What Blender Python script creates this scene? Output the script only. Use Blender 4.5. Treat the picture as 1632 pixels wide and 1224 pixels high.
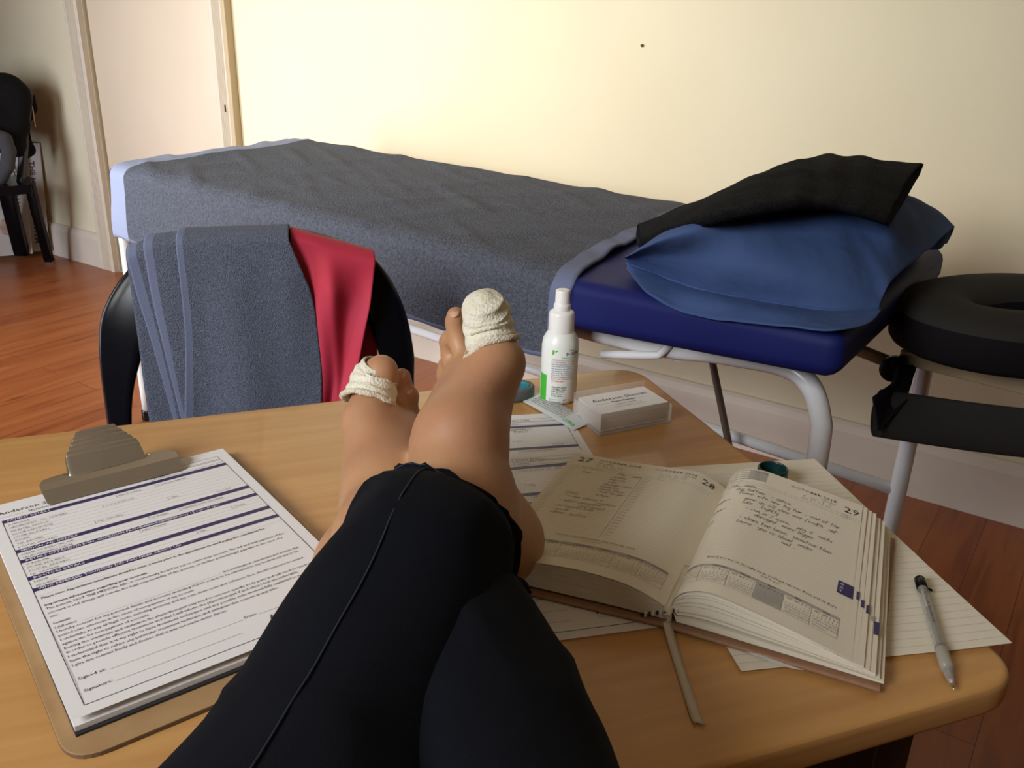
import bpy, bmesh, math, random
import numpy as np
from mathutils import Vector, Matrix, noise
random.seed(7)
sc = bpy.context.scene
for o in list(bpy.data.objects): bpy.data.objects.remove(o)
COL = sc.collection
V3 = Vector
PI = math.pi

# ---------------------------------------------------------------- camera
CAMH = 1.155
pitch, roll, FPX = math.radians(22), math.radians(1.6), 1430.0
r0 = V3((1, 0, 0)); u0 = V3((0, math.sin(pitch), math.cos(pitch))); f0 = V3((0, math.cos(pitch), -math.sin(pitch)))
Rv = math.cos(roll)*r0 + math.sin(roll)*u0
Uv = math.cos(roll)*u0 - math.sin(roll)*r0
cam = bpy.data.cameras.new('camera')
cam.sensor_fit = 'HORIZONTAL'; cam.sensor_width = 36; cam.lens = 36*FPX/1632; cam.clip_start = 0.02
co = bpy.data.objects.new('camera', cam); COL.objects.link(co)
co.matrix_world = Matrix(((Rv.x, Uv.x, -f0.x, 0), (Rv.y, Uv.y, -f0.y, 0), (Rv.z, Uv.z, -f0.z, CAMH), (0, 0, 0, 1)))
sc.camera = co

# ---------------------------------------------------------------- light
w = bpy.data.worlds.new('world'); sc.world = w; w.use_nodes = True
w.node_tree.nodes['Background'].inputs[0].default_value = (0.75, 0.85, 1, 1)
w.node_tree.nodes['Background'].inputs[1].default_value = 0.3
def area(name, loc, target, sx, sy, power, color, spread=180):
    l = bpy.data.lights.new(name, 'AREA'); l.shape = 'RECTANGLE'; l.size = sx; l.size_y = sy
    l.energy = power; l.color = color; l.spread = math.radians(spread)
    o = bpy.data.objects.new(name, l); COL.objects.link(o); o.location = loc
    o.rotation_euler = (V3(target)-V3(loc)).to_track_quat('-Z', 'Y').to_euler(); return o
# daylight of the big window behind the left shoulder, of the glazed door at the left, and weak fill of the room behind
area('window_daylight', (-1.95, 0.80, 1.70), (-0.60, 2.75, 1.30), 1.0, 1.1, 17.5, (1.0, 0.98, 0.92), 82)
area('table_fill', (-1.7, -0.9, 1.95), (-0.35, 0.9, 0.7), 0.9, 1.0, 13, (0.92, 0.95, 1.0), 75)  # unseen lamp added to brighten the table and the chair towel
area('glazed_door_daylight', (-3.05, 1.95, 0.9), (-1.5, 3.0, 0.6), 0.8, 1.5, 30, (0.78, 0.85, 1.0), 112)
area('ceiling_bounce', (0.2, -0.9, 2.55), (0.1, 0.9, 0.5), 1.6, 1.2, 4, (1.0, 0.78, 0.52), 150)
vs = sc.view_settings
vs.view_transform = 'Standard'; vs.look = 'None'; vs.gamma = 1; vs.use_curve_mapping = False
vs.exposure = 0.12

# ---------------------------------------------------------------- helpers
def setup(o, label=None, cat=None, group=None, kind=None):
    if label: o['label'] = label
    if cat: o['category'] = cat
    if group: o['group'] = group
    if kind: o['kind'] = kind
    return o
def empty(name, loc, label, cat, group=None):
    o = bpy.data.objects.new(name, None); COL.objects.link(o); o.location = loc; o.empty_display_size = .05
    return setup(o, label, cat, group)
def put(o, parent):
    if parent is not None:
        o.parent = parent
        q = parent; off = V3((0, 0, 0))
        while q is not None:
            off += q.location; q = q.parent
        o.location = o.location - off
    return o
def mesh(name, verts, faces, mats, parent=None, smooth=True, midx=None, uvs=None):
    me = bpy.data.meshes.new(name)
    me.from_pydata([tuple(v) for v in verts], [], faces)
    if not isinstance(mats, (list, tuple)): mats = [mats]
    for m in mats: me.materials.append(m)
    if midx is not None: me.polygons.foreach_set('material_index', midx)
    me.polygons.foreach_set('use_smooth', [smooth]*len(me.polygons))
    me.update()
    o = bpy.data.objects.new(name, me); COL.objects.link(o)
    return put(o, parent)
def bmo(name, bm, mats, parent=None, smooth=True):
    me = bpy.data.meshes.new(name); bmesh.ops.recalc_face_normals(bm, faces=bm.faces); bm.to_mesh(me); bm.free()
    if not isinstance(mats, (list, tuple)): mats = [mats]
    for m in mats: me.materials.append(m)
    me.polygons.foreach_set('use_smooth', [smooth]*len(me.polygons))
    o = bpy.data.objects.new(name, me); COL.objects.link(o)
    return put(o, parent)
def recalc(o):
    bm = bmesh.new(); bm.from_mesh(o.data); bmesh.ops.recalc_face_normals(bm, faces=bm.faces); bm.to_mesh(o.data); bm.free(); return o
def mod_bevel(o, w, seg=2, ang=40):
    m = o.modifiers.new('bevel', 'BEVEL'); m.width = w; m.segments = seg; m.limit_method = 'ANGLE'; m.angle_limit = math.radians(ang); return o
def mod_sub(o, n=1):
    m = o.modifiers.new('sub', 'SUBSURF'); m.levels = n; m.render_levels = n; return o
def mod_solid(o, t, off=-1):
    m = o.modifiers.new('solid', 'SOLIDIFY'); m.thickness = t; m.offset = off; return o
def grid(nu, nv, f):
    V = [f(i/(nu-1), j/(nv-1)) for i in range(nu) for j in range(nv)]
    F = [(i*nv+j, (i+1)*nv+j, (i+1)*nv+j+1, i*nv+j+1) for i in range(nu-1) for j in range(nv-1)]
    return V, F
def box8(P):   # eight corner points: bottom loop then top loop
    return P, [(0, 3, 2, 1), (4, 5, 6, 7), (0, 1, 5, 4), (1, 2, 6, 5), (2, 3, 7, 6), (3, 0, 4, 7)]
def boxo(name, o, a, b, c, m, parent=None, bev=0.0, smooth=False):
    o, a, b, c = map(V3, (o, a, b, c))
    P = [o, o+a, o+a+b, o+b]; P = P+[p+c for p in P]
    ob = recalc(mesh(name, *box8(P), m, parent, smooth))
    if bev: mod_bevel(ob, bev, 3); ob.data.polygons.foreach_set('use_smooth', [True]*len(ob.data.polygons))
    return ob
def catmull(pts, n):
    pts = [V3(p) for p in pts]; P = [2*pts[0]-pts[1]]+pts+[2*pts[-1]-pts[-2]]; out = []
    for i in range(1, len(P)-2):
        for k in range(n):
            t = k/n; a, b, c, d = P[i-1:i+3]
            out.append(0.5*((2*b)+(c-a)*t+(2*a-5*b+4*c-d)*t*t+(3*b-a-3*c+d)*t**3))
    out.append(pts[-1]); return out
def frames(path):
    T = []
    for i in range(len(path)):
        a = path[max(i-1, 0)]; b = path[min(i+1, len(path)-1)]; T.append((b-a).normalized())
    up = V3((0, 0, 1)) if abs(T[0].z) < .9 else V3((0, 1, 0))
    N = (up-T[0]*up.dot(T[0])).normalized(); out = []
    for t in T:
        N = (N-t*N.dot(t)).normalized(); out.append((t, N, t.cross(N)))
    return out
def tube_vf(path, rad, seg=12, cap=True, flat=1.0):
    n = len(path)
    if not hasattr(rad, '__len__'): rad = [rad]*n
    V = []; F = []
    for p, (t, N, B), r in zip(path, frames(path), rad):
        for k in range(seg):
            a = 2*PI*k/seg; V.append(p+N*math.cos(a)*r*flat+B*math.sin(a)*r)
    for i in range(n-1):
        for k in range(seg):
            k2 = (k+1) % seg; F.append((i*seg+k, i*seg+k2, (i+1)*seg+k2, (i+1)*seg+k))
    if cap: F.append(tuple(range(seg))[::-1]); F.append(tuple(range((n-1)*seg, n*seg)))
    return V, F
def tube(name, pts, rad, m, parent=None, seg=12, n=0, flat=1.0, cap=True):
    pts = catmull(pts, n) if n else [V3(p) for p in pts]
    return recalc(mesh(name, *tube_vf(pts, rad, seg, cap, flat), m, parent))
def join(*vfs):
    V = []; F = []
    for v, f in vfs:
        o = len(V); V += list(v); F += [tuple(i+o for i in q) for q in f]
    return V, F
def lathe(name, prof, loc, m, parent=None, seg=40, midx=None):
    V = []; F = []; L = V3(loc); n = len(prof)
    for r, z in prof:
        for k in range(seg): a = 2*PI*k/seg; V.append(L+V3((r*math.cos(a), r*math.sin(a), z)))
    for i in range(n-1):
        for k in range(seg): F.append((i*seg+k, i*seg+(k+1) % seg, (i+1)*seg+(k+1) % seg, (i+1)*seg+k))
    F.append(tuple(range(seg))[::-1]); F.append(tuple(range((n-1)*seg, n*seg)))
    o = recalc(mesh(name, V, F, m, parent)); mod_bevel(o, .0008, 2, 35); return o
def prism(name, poly, z0, z1, m, parent=None, smooth=False):
    n = len(poly); V = [V3((p[0], p[1], z0)) for p in poly]+[V3((p[0], p[1], z1)) for p in poly]
    F = [tuple(range(n))[::-1], tuple(range(n, 2*n))]+[(i, (i+1) % n, n+(i+1) % n, n+i) for i in range(n)]
    return recalc(mesh(name, V, F, m, parent, smooth))
def rounded(poly, rad, n=8):
    out = []; m = len(poly)
    for i in range(m):
        p = V3((*poly[i][:2], 0)); a = V3((*poly[i-1][:2], 0)); b = V3((*poly[(i+1) % m][:2], 0))
        r = rad[i] if hasattr(rad, '__len__') else rad
        if r <= 0: out.append((p.x, p.y)); continue
        da = (a-p).normalized(); db = (b-p).normalized()
        for k in range(n+1):
            t = k/n; q = (1-t)**2*(p+da*r)+2*t*(1-t)*p*1.0+t*t*(p+db*r); out.append((q.x, q.y))
    return out

# ---------------------------------------------------------------- materials
def mat(name, col, rough=.6, metal=0, spec=.5, col2=None, nscale=5, stretch=(1, 1, 1), rot=0, bump=0, bscale=200, bdist=.001,
        sss=0, coat=0, sheen=0, ramp=(.35, .65), trans=0, detail=4, alpha=1):
    m = bpy.data.materials.new(name); m.use_nodes = True; nt = m.node_tree; b = nt.nodes['Principled BSDF']
    b.inputs['Base Color'].default_value = (*col, 1); b.inputs['Roughness'].default_value = rough
    b.inputs['Metallic'].default_value = metal; b.inputs['Specular IOR Level'].default_value = spec
    b.inputs['Coat Weight'].default_value = coat; b.inputs['Sheen Weight'].default_value = sheen
    b.inputs['Transmission Weight'].default_value = trans; b.inputs['Alpha'].default_value = alpha
    if sss:
        b.inputs['Subsurface Weight'].default_value = sss; b.inputs['Subsurface Radius'].default_value = (1, .35, .2); b.inputs['Subsurface Scale'].default_value = .006
    tc = nt.nodes.new('ShaderNodeTexCoord')
    if col2 is not None:
        mp = nt.nodes.new('ShaderNodeMapping'); mp.inputs['Scale'].default_value = stretch; mp.inputs['Rotation'].default_value = (0, 0, rot)
        mp.vector_type = 'TEXTURE' if rot else 'POINT'
        if rot: mp.inputs['Scale'].default_value = tuple(1/s for s in stretch)
        nz = nt.nodes.new('ShaderNodeTexNoise'); nz.inputs['Scale'].default_value = nscale; nz.inputs['Detail'].default_value = detail
        rp = nt.nodes.new('ShaderNodeValToRGB'); rp.color_ramp.elements[0].position = ramp[0]; rp.color_ramp.elements[1].position = ramp[1]
        rp.color_ramp.elements[0].color = (*col, 1); rp.color_ramp.elements[1].color = (*col2, 1)
        nt.links.new(tc.outputs['Object'], mp.inputs[0]); nt.links.new(mp.outputs[0], nz.inputs['Vector'])
        nt.links.new(nz.outputs['Fac'], rp.inputs[0]); nt.links.new(rp.outputs[0], b.inputs['Base Color'])
    if bump:
        nz2 = nt.nodes.new('ShaderNodeTexNoise'); nz2.inputs['Scale'].default_value = bscale; nz2.inputs['Detail'].default_value = 3
        bp = nt.nodes.new('ShaderNodeBump'); bp.inputs['Strength'].default_value = bump; bp.inputs['Distance'].default_value = bdist
        nt.links.new(tc.outputs['Object'], nz2.inputs['Vector']); nt.links.new(nz2.outputs['Fac'], bp.inputs['Height']); nt.links.new(bp.outputs[0], b.inputs['Normal'])
    return m
WALLD = V3((.829, -.559, 0)); WALLN = V3((-.559, -.829, 0)); WP = V3((.683, 2.42, 0))
M = {}
M['wall'] = mat('cream_wall_paint', (.73, .65, .45), .75, col2=(.70, .61, .41), nscale=1.2, bump=.25, bscale=35, bdist=.002)
M['door'] = mat('door_paint', (.66, .53, .38), .5, col2=(.69, .56, .41), nscale=2, bump=.1, bscale=20)
M['casing'] = mat('casing_paint', (.64, .55, .41), .5, col2=(.58, .50, .38), nscale=6, stretch=(6, 6, .5))
M['casing_edge'] = mat('tan_casing_edge', (.50, .38, .22), .6)  # edge strip in a darker tan than the casing
M['skirting'] = mat('skirting_paint', (.72, .63, .52), .5, col2=(.64, .55, .44), nscale=3)
M['gap'] = mat('dark_gap', (.10, .06, .03), .9)
M['wall_far'] = mat('bounce_cutting_paint', (.36, .29, .17), .8)  # unseen walls given a dark colour to cut the bounced fill
M['ceiling'] = mat('ceiling_paint', (.8, .77, .7), .9)
def floor_mat():
    m = bpy.data.materials.new('pine_floor_boards'); m.use_nodes = True; nt = m.node_tree; b = nt.nodes['Principled BSDF']; L = nt.links
    N = nt.nodes.new
    tc = N('ShaderNodeTexCoord'); mp = N('ShaderNodeMapping'); mp.vector_type = 'TEXTURE'
    mp.inputs['Rotation'].default_value = (0, 0, math.atan2(.829, .559))
    L.new(tc.outputs['Object'], mp.inputs[0])
    br = N('ShaderNodeTexBrick'); br.inputs['Scale'].default_value = 1; br.inputs['Brick Width'].default_value = 2.6; br.inputs['Row Height'].default_value = .11
    br.inputs['Mortar Size'].default_value = .0009; br.inputs['Mortar Smooth'].default_value = .3; br.offset = .43
    br.inputs['Color1'].default_value = (0, 0, 0, 1); br.inputs['Color2'].default_value = (1, 1, 1, 1); br.inputs['Mortar'].default_value = (.5, .5, .5, 1)
    L.new(mp.outputs[0], br.inputs['Vector'])
    mp2 = N('ShaderNodeMapping'); mp2.inputs['Scale'].default_value = (1.2, 14, 1); L.new(mp.outputs[0], mp2.inputs[0])
    nz = N('ShaderNodeTexNoise'); nz.inputs['Scale'].default_value = 2.2; nz.inputs['Detail'].default_value = 6; nz.inputs['Distortion'].default_value = .6
    L.new(mp2.outputs[0], nz.inputs['Vector'])
    add = N('ShaderNodeMath'); add.operation = 'MULTIPLY_ADD'; add.inputs[1].default_value = .35; L.new(br.outputs['Color'], add.inputs[0]); L.new(nz.outputs['Fac'], add.inputs[2])
    rp = N('ShaderNodeValToRGB'); e = rp.color_ramp.elements; e[0].position = .34; e[0].color = (.20, .048, .013, 1); e[1].position = 1.0; e[1].color = (.42, .135, .04, 1)
    k = e.new(.56); k.color = (.33, .09, .024, 1)
    L.new(add.outputs[0], rp.inputs[0])
    vz = N('ShaderNodeTexVoronoi'); vz.inputs['Scale'].default_value = 4.5; mp3 = N('ShaderNodeMapping'); mp3.inputs['Scale'].default_value = (.45, 1.3, 1); L.new(mp.outputs[0], mp3.inputs[0]); L.new(mp3.outputs[0], vz.inputs['Vector'])
    kr = N('ShaderNodeValToRGB'); ke = kr.color_ramp.elements; ke[0].position = .03; ke[0].color = (.25, .2, .2, 1); ke[1].position = .09; ke[1].color = (1, 1, 1, 1); L.new(vz.outputs['Distance'], kr.inputs[0])
    mx = N('ShaderNodeMixRGB'); mx.blend_type = 'MULTIPLY'; mx.inputs[0].default_value = .8; L.new(rp.outputs[0], mx.inputs[1]); L.new(kr.outputs[0], mx.inputs[2])
    mx2 = N('ShaderNodeMixRGB'); mx2.blend_type = 'MIX'; mx2.inputs[2].default_value = (.06, .018, .008, 1); L.new(br.outputs['Fac'], mx2.inputs[0]); L.new(mx.outputs[0], mx2.inputs[1])
    L.new(mx2.outputs[0], b.inputs['Base Color'])
    rr = N('ShaderNodeMapRange'); rr.inputs['To Min'].default_value = .22; rr.inputs['To Max'].default_value = .45; L.new(nz.outputs['Fac'], rr.inputs[0]); L.new(rr.outputs[0], b.inputs['Roughness'])
    bp = N('ShaderNodeBump'); bp.inputs['Strength'].default_value = .3; bp.inputs['Distance'].default_value = .002; bp.invert = True; L.new(br.outputs['Fac'], bp.inputs['Height']); L.new(bp.outputs[0], b.inputs['Normal'])
    return m
M['floor'] = floor_mat()
TROT = math.atan2(.357, .934)
M['table'] = mat('beech_laminate', (.50, .25, .075), .38, col2=(.60, .325, .11), nscale=3.2, stretch=(1.5, 22, 22), rot=TROT, ramp=(.3, .7), detail=6, coat=.15, bump=.03, bscale=500)
M['table_edge'] = mat('beech_edge', (.40, .20, .065), .42, col2=(.47, .25, .085), nscale=4, stretch=(2, 2, 20))
M['dark_steel'] = mat('dark_enamel_steel', (.012, .012, .015), .4)
M['black_plastic'] = mat('black_plastic', (.004, .004, .006), .24, spec=.2)
M['terry'] = mat('slate_terry', (.054, .059, .078), .95, col2=(.092, .098, .126), nscale=160, bump=1, bscale=260, bdist=.005, detail=3)
M['terry_chair'] = mat('slate_blue_terry', (.075, .086, .125), .95, col2=(.14, .158, .215), nscale=420, bump=1, bscale=650, bdist=.003, detail=3)
M['hem'] = mat('slate_blue_hem', (.13, .15, .235), .85, bump=.6, bscale=500, bdist=.001)
M['hem_lit'] = mat('periwinkle_lit_band', (.24, .27, .38), .8, bump=.3, bscale=500, bdist=.001)  # plain end band of the towel, caught daylight put into its lighter colour
M['red'] = mat('red_cotton', (.50, .018, .045), .75, col2=(.52, .03, .07), nscale=8, bump=.2, bscale=900, bdist=.0005)
M['vinyl'] = mat('royal_blue_vinyl', (.007, .011, .095), .6, spec=.2, bump=.1, bscale=400, bdist=.0004)
M['white_steel'] = mat('white_enamel_steel', (.74, .73, .72), .25, spec=.6)
M['case'] = mat('blue_pillowcase', (.042, .075, .185), .9, spec=.15, col2=(.056, .095, .215), nscale=4, bump=.5, bscale=14, bdist=.012)
M['black_terry'] = mat('black_terry', (.006, .006, .0065), .98, spec=.08, col2=(.016, .0155, .016), nscale=200, bump=1, bscale=320, bdist=.004)
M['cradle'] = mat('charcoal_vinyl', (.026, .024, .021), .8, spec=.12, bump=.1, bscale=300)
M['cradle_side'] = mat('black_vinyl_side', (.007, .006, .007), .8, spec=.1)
M['beige_steel'] = mat('beige_enamel', (.40, .30, .17), .45)
M['strut'] = mat('brown_steel', (.12, .09, .065), .4, metal=.5)
M['skin'] = mat('skin', (.45, .245, .12), .5, sss=.12, col2=(.42, .195, .105), nscale=16, ramp=(.35, .75), bump=.35, bscale=160, bdist=.0008)
M['nail'] = mat('toenail', (.6, .33, .24), .25)
M['bandage'] = mat('gauze', (.72, .67, .50), .95, col2=(.78, .74, .60), nscale=60, bump=1, bscale=420, bdist=.0016)
M['bandage_roll'] = mat('gauze_roll', (.66, .58, .42), .95, col2=(.78, .72, .58), nscale=300, bump=1, bscale=700, bdist=.002)
M['denim'] = mat('black_blue_denim', (.0038, .0044, .0072), .95, spec=.12, col2=(.0056, .0066, .0105), nscale=6, bump=.4, bscale=900, bdist=.0005)
M['thread'] = mat('navy_thread', (.016, .020, .032), .9)
M['paper'] = mat('white_paper', (.78, .76, .74), .6, spec=.3)
M['paper2'] = mat('cream_book_paper', (.72, .66, .52), .7, spec=.2)
M['paper_edge'] = mat('page_edge', (.50, .44, .34), .8, col2=(.60, .53, .42), nscale=60, stretch=(1, 1, 30))
M['ink'] = mat('black_ink', (.03, .028, .035), .6)
M['ink_grey'] = mat('grey_ink', (.30, .28, .27), .7)
M['ink_light'] = mat('pale_rule', (.52, .48, .42), .7)
M['ink_rule'] = mat('blue_grey_rule', (.46, .47, .50), .7)
M['navy'] = mat('navy_bar', (.035, .025, .10), .5)
M['white_ink'] = mat('knocked_out_white', (.75, .74, .76), .6)
M['band_grey'] = mat('printed_grey_band', (.38, .35, .30), .7)
M['pen_ink'] = mat('ballpoint_black', (.045, .035, .04), .5)
M['hardboard'] = mat('hardboard', (.36, .21, .09), .45, col2=(.42, .26, .12), nscale=30, coat=.2)
M['hardboard_edge'] = mat('hardboard_edge', (.15, .09, .045), .7)
M['nickel'] = mat('dull_nickel', (.46, .40, .31), .38, metal=.85, bump=.05, bscale=60)
M['nickel_bright'] = mat('nickel_rivet', (.7, .66, .6), .2, metal=1)
M['black_card'] = mat('black_card', (.02, .02, .02), .6)
M['bottle'] = mat('white_hdpe', (.80, .82, .76), .35, sss=0)
M['cap_white'] = mat('white_pp', (.86, .84, .80), .35)
M['green'] = mat('green_print', (.06, .50, .03), .45)
M['blue_ink'] = mat('blue_ink', (.05, .10, .25), .5)
M['red_ink'] = mat('red_ink', (.6, .06, .05), .5)
M['teal'] = mat('teal_rubber', (.01, .17, .20), .5)
M['grey_rubber'] = mat('grey_rubber', (.09, .10, .105), .6)
M['steel'] = mat('scissor_steel', (.6, .6, .6), .25, metal=1)
M['foil'] = mat('sachet_foil', (.60, .63, .62), .4, spec=.6, bump=.3, bscale=90)
M['acrylic'] = mat('clear_acrylic', (.80, .76, .72), .08, alpha=.22, spec=.5)
M['pen_clear'] = mat('clear_barrel', (.55, .52, .46), .1, alpha=.38)
M['dark_green'] = mat('dark_green_plastic', (.004, .030, .026), .35)
M['cover'] = mat('tan_cover', (.28, .15, .08), .6, col2=(.32, .175, .10), nscale=200, bump=.3, bscale=400, bdist=.0006)
M['ribbon'] = mat('cream_ribbon', (.52, .45, .33), .45, bump=.2, bscale=900, bdist=.0003)
M['jacket'] = mat('black_jacket', (.006, .0055, .006), .95, spec=.2, bump=.6, bscale=120, bdist=.003)
M['grey_fabric'] = mat('dark_grey_knit', (.05, .05, .055), .95, bump=.6, bscale=250, bdist=.002)
M['cord'] = mat('tan_cord', (.45, .36, .2), .8)
M['poster'] = mat('laminated_poster', (.55, .50, .44), .35)
M['poster_brown'] = mat('poster_muscle_print', (.34, .16, .08), .5, col2=(.50, .34, .24), nscale=30)
M['poster_ink'] = mat('poster_ink', (.10, .07, .08), .5)
M['glass'] = mat('window_glass', (.9, .95, 1), .02, trans=1)

# ---------------------------------------------------------------- room
def wallpt(s, z, d=0): return WP+WALLD*s+WALLN*d+V3((0, 0, z))
S0, S1, DEPTH, HT = -4.7, 2.9, 6.0, 2.75
def st(o): return setup(o, kind='structure')
fl = [wallpt(S0, 0), wallpt(S1, 0), wallpt(S1, 0, DEPTH), wallpt(S0, 0, DEPTH)]
st(prism('floor', fl, -.05, 0, M['floor']))
st(prism('ceiling', fl, HT, HT+.05, M['ceiling']))
DS0, DS1 = -3.10, -2.235
def wallbox(name, s0, s1, z0, z1, d0, d1, m, parent=None, bev=0):
    return boxo(name, wallpt(s0, z0, d0), WALLD*(s1-s0), WALLN*(d1-d0), V3((0, 0, z1-z0)), m, parent, bev)
V = []; F = []
for s0, s1, z0, z1 in ((S0, DS0, 0, HT), (DS1, S1, 0, HT), (DS0, DS1, 2.05, HT)):
    a = [wallpt(s0, z0, -.12), wallpt(s1, z0, -.12), wallpt(s1, z0, 0), wallpt(s0, z0, 0)]
    P = a+[p+V3((0, 0, z1-z0)) for p in a]; v, f = box8(P); o = len(V); V += v; F += [tuple(i+o for i in q) for q in f]
st(recalc(mesh('wall_back', V, F, M['wall'], None, False)))
def sidewall(name, a, b, d): return st(boxo(name, a, b-a, d, V3((0, 0, HT)), M['wall_far']))
sidewall('wall_right', wallpt(S1, 0), wallpt(S1, 0, DEPTH), WALLD*.12)
sidewall('wall_front', wallpt(S0, 0, DEPTH), wallpt(S1, 0, DEPTH), WALLN*.12)
# wall with window opening on the left, sill 0.9
def wl(d, z, k=0): return wallpt(S0-k, z, d)
V = []; F = []
for d0, d1, z0, z1 in ((0, 2.6, 0, HT), (4.4, DEPTH, 0, HT), (2.6, 4.4, 0, .85), (2.6, 4.4, 2.3, HT)):
    P = [wl(d0, z0), wl(d1, z0), wl(d1, z0, .12), wl(d0, z0, .12)]; P = P+[p+V3((0, 0, z1-z0)) for p in P]
    v, f = box8(P); o = len(V); V += v; F += [tuple(i+o for i in q) for q in f]
st(recalc(mesh('wall_left', V, F, M['wall'], None, False)))
wn = st(bpy.data.objects.new('window_1', None)); COL.objects.link(wn); wn.location = wl(3.5, .85)
V = []; F = []
for d0, d1, z0, z1 in ((2.6, 4.4, .85, .92), (2.6, 4.4, 2.23, 2.3), (2.6, 2.67, .92, 2.23), (4.33, 4.4, .92, 2.23), (3.47, 3.53, .92, 2.23)):
    P = [wl(d0, z0, .02), wl(d1, z0, .02), wl(d1, z0, .08), wl(d0, z0, .08)]; P = P+[p+V3((0, 0, z1-z0)) for p in P]
    v, f = box8(P); o = len(V); V += v; F += [tuple(i+o for i in q) for q in f]
recalc(mesh('window_frame', V, F, M['casing'], wn, False))
boxo('window_pane', wl(2.67, .92, .045), wl(4.33, .92, .045)-wl(2.67, .92, .045), WALLD*-.005, V3((0, 0, 1.31)), M['glass'], wn)
# skirting with a chamfered top
def skirting(name, s0, s1):
    prof = [(0, 0), (.02, 0), (.02, .135), (.014, .155), (.008, .163), (0, .165)]
    V = [wallpt(s, z, d) for s in (s0, s1) for d, z in prof]; n = len(prof)
    F = [(i, (i+1) % n, n+(i+1) % n, n+i) for i in range(n)]+[tuple(range(n))[::-1], tuple(range(n, 2*n))]
    return st(recalc(mesh(name, V, F, M['skirting'], None, False)))
skirting('baseboard_left', S0, DS0-.115); skirting('baseboard_back', DS1+.105, S1)
# door: slab, casing with flutes, dark gap
dr = st(bpy.data.objects.new('door_1', None)); COL.objects.link(dr); dr.location = wallpt(-2.67, 0)
wallbox('door_slab', DS0+.012, DS1-.004, -.01, 2.04, -.06, -.012, M['door'], dr, .002)
wallbox('door_gap', DS0, DS1, 0, 2.05, -.10, -.07, M['gap'], dr)
def casing(name, s0, s1):
    n = 9; prof = [(s0, 0)]
    for i in range(n): 
        q = s0+(s1-s0)*(i+.5)/n; prof += [(q-.004, .024), (q, .018 if 1 < i < 7 else .026), (q+.004, .024)]
    prof += [(s1, 0)]
    m = len(prof); V = [wallpt(s, z, d) for z in (0, 2.15) for s, d in prof]
    F = [(i, (i+1) % m, m+(i+1) % m, m+i) for i in range(m)]+[tuple(range(m))[::-1], tuple(range(m, 2*m))]
    return recalc(mesh(name, V, F, M['casing'], dr, False))
casing('casing', DS0-.112, DS0-.001); casing('casing', DS1, DS1+.082)
wallbox('casing_edge', DS1+.082, DS1+.105, 0, 2.15, 0, .034, M['casing_edge'], dr, .003)
wallbox('door_head', DS0-.112, DS1+.105, 2.05, 2.15, 0, .03, M['casing'], dr, .003)
# scuff and chip marks on the casing
wallbox('paint_chip', DS1+.045, DS1+.048, .80, .825, .0, .0262, M['gap'], dr)
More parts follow.
